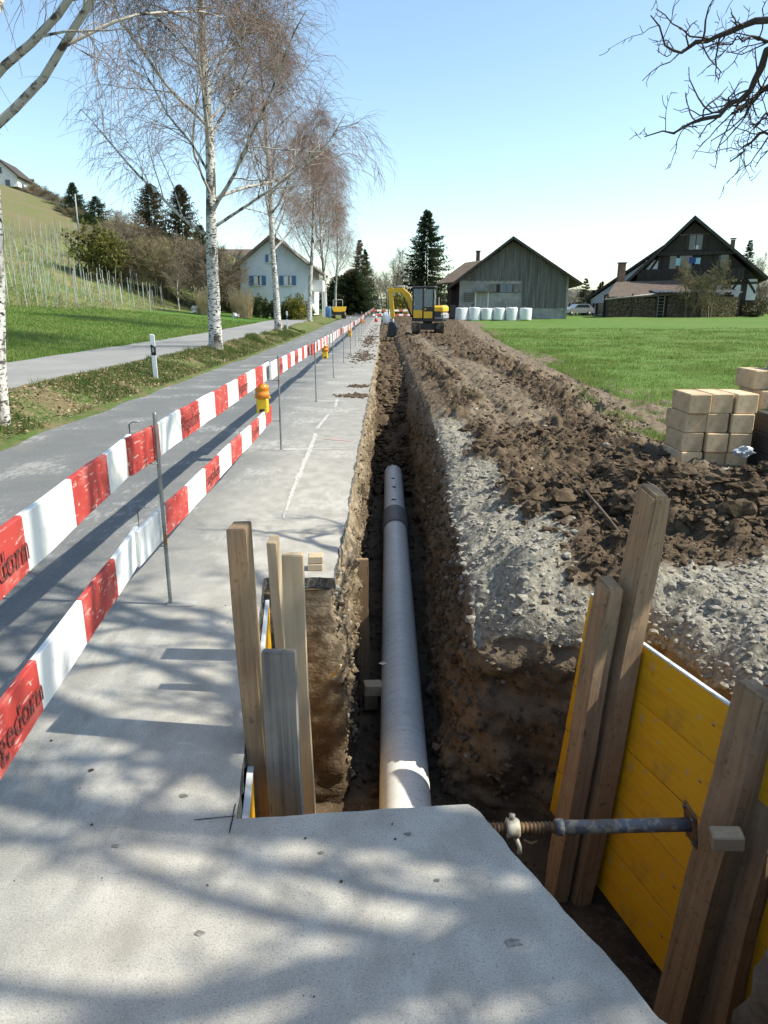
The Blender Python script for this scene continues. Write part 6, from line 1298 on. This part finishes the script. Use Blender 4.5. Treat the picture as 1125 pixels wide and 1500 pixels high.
# boom, stick, bucket
def arm(name, pts, w, y, m): 
    o = prism(name, pts, y - w, y + w, m, ex); return U(o)
arm('boom', [(.72, .95), (.95, 1.0), (1.18, 1.75), (1.55, 2.18), (2.2, 2.22), (2.24, 2.38), (1.5, 2.48), (1.05, 2.1), (.78, 1.5)], .11, -.12, YL)
arm('stick', [(2.02, 2.46), (2.26, 2.5), (2.33, 2.25), (2.18, .85), (2.06, .72), (1.96, .85), (2.08, 2.05)], .085, -.12, YL)
o = tube_obj('boom_cylinder', [(.95, -.12, .85), (1.45, -.12, 1.95)], [.055, .04], DK, ex, 8); U(o)
o = tube_obj('stick_cylinder', [(1.35, -.12, 2.52), (2.05, -.12, 2.52)], [.055, .035], GY, ex, 8); U(o)
o = tube_obj('bucket_cylinder', [(2.36, -.12, 2.2), (2.32, -.12, 1.0)], [.05, .035], GY, ex, 8); U(o)
U(box('linkage', (.16, .24, .28), (2.12, -.12, .62), GY, ex, (0, .3, 0)))
bm = bmesh.new(); prof = [(2.22, .55), (1.95, .52), (1.82, .25), (1.88, -.12), (2.08, -.28), (2.36, -.22)]
for i in range(len(prof) - 1):
    a, b = prof[i], prof[i + 1]; l = math.hypot(b[0] - a[0], b[1] - a[1]); add_box(bm, (l, .62, .04), ((a[0] + b[0]) / 2, -.12, (a[1] + b[1]) / 2), (0, -math.atan2(b[1] - a[1], b[0] - a[0]), 0))
for s_ in (-1, 1):
    f = bm.faces.new([bm.verts.new((p[0], -.12 + s_ * .31, p[1])) for p in prof])
bk = U(bmobj('bucket', bm, DK, ex))
for i in range(4): box('tooth', (.12, .06, .04), (2.40, -.37 + i * .165, -.21), GY, bk)
# ================================================================== small machines and things at the far end
q = pix(497, 468, 78); dm = thing('site_dumper', 'small yellow site dumper with roll bar at the road end', 'dumper', (-4.75, 78, zl(-5.3, 78)), R(10))
prism('skip', [(-.6, .75), (.6, .75), (.75, 1.25), (-.75, 1.25)], -.6, .4, YL, dm); boxes('chassis', [((.8, 2.0, .3), (0, .5, .55))], DK, dm); boxes('engine_cover', [((.7, .8, .5), (0, 1.2, .95))], YL, dm)
for s_ in (-1, 1):
    for y_ in (-.2, 1.3): w_ = tube_obj('wheel', [(s_ * .42, y_, .35), (s_ * .68, y_, .35)], .35, RB, dm, 16); tube_obj('hub', [(s_ * .67, y_, .35), (s_ * .70, y_, .35)], .15, YL, w_, 10)
tube_obj('roll_bar', [(-.5, .9, .9), (-.5, .9, 1.85), (-.4, .9, 1.95), (.4, .9, 1.95), (.5, .9, 1.85), (.5, .9, .9)], .04, GY, dm, 8)
for i, (z_, lab) in enumerate(((.95, 'upper striped board closing the road end'), (.5, 'lower striped board closing the road end'))):
    o = board((-1.2, 78, z_ + float(zr(78))), (2.6, 79.5, z_ + float(zr(78))), i == 0, (), lab)
def cone(loc, lab):
    t = thing('traffic_cone', lab, 'traffic cone', loc, 0, 'traffic cones at the road end')
    for nm, z0, z1, a, b, m in (('cone_body', .04, .35, .16, .11, 'red'), ('white_band', .35, .55, .11, .08, 'white'), ('cone_tip', .55, .8, .08, .03, 'red')): tube_obj(nm, [(0, 0, z0), (0, 0, z1)], [a, b], MT[m], t, 12)
    box('base', (.4, .4, .04), (0, 0, .02), MT['red'], t, bev=.01)
cone((-1.9, 66, float(zr(66))), 'red and white traffic cone beyond the last lamp, left one'); cone((-.75, 70, float(zr(70))), 'red and white traffic cone beyond the last lamp, right one')
MT['bag'] = mat('white_builders_bag', (.66, .67, .68), .8, [(4, 3, (.5, .5, .5), .5, .7, .7)])
bush_b = ico(3); d = 1 + .18 * fbm(bush_b[0][:, 0] * 2, bush_b[0][:, 1] * 2, bush_b[0][:, 2] * 2, 3); V = np.clip(bush_b[0] * d[:, None] * 1.25, -1, 1) * np.array([.45, .45, .5])
o = npmesh('builders_bag', V, bush_b[1], MT['bag']); o.location = pix(566.5, 464, 60) ; o.location.z = float(zr(60)) + .55; o.location.x = .35; tag(o, 'white builders bag beside the digging bucket', 'bag')
o = npmesh('tied_bundle', V * np.array([.7, .7, 1.2]), bush_b[1], MT['shutter_blue']); o.location = (-5.75, 76, zl(-5.75, 76) + .5); tag(o, 'blue covered bundle at the foot of the farthest birch', 'bundle')
# --- car by the barn
cxp = pix(845, 463, 95); car = thing('parked_car', 'silver car parked behind the field, right of the barn', 'car', (cxp.x, 95, float(zfield(cxp.x, 95))), R(15))
MT['car'] = mat('silver_car_paint', (.45, .47, .49), .3, metal=.5, spec=.6)
prism('body', [(-2.0, .35), (2.0, .35), (2.05, .75), (1.95, .9), (-1.2, .95), (-1.95, .8)], -.82, .82, MT['car'], car); cb_ = prism('cabin', [(-1.0, .94), (-.35, 1.42), (1.2, 1.45), (1.9, .9)], -.74, .74, MT['car'], car)
box('rear_window', (.04, 1.2, .42), (1.62, 0, 1.18), MT['glass'], cb_, (0, R(-38), 0)); 
for s_ in (-1, 1):
    prism('side_window', [(-.75, 1.0), (-.3, 1.36), (1.1, 1.38), (1.4, 1.0)], s_ * .745, s_ * .75, MT['glass'], cb_); box('tail_light', (.05, .22, .25), (2.03, s_ * .68, .82), MT['red'], car)
    for x_ in (-1.25, 1.25): w_ = tube_obj('wheel', [(x_, s_ * .66, .31), (x_, s_ * .84, .31)], .31, RB, car, 16); tube_obj('rim', [(x_, s_ * .83, .31), (x_, s_ * .85, .31)], .18, GY, w_, 10)
fc = thing('plank_fence', 'low dark plank fence behind the silver car', 'fence', (cxp.x, 97, float(zfield(cxp.x, 97))))
for i in range(12): box('board', (.26, .04, 1.5), (-1.9 + i * .45, 0, .8), MT['timber_dark'], fc)
box('rail', (5.4, .06, .1), (.5, .05, 1.3), MT['timber_dark'], fc)
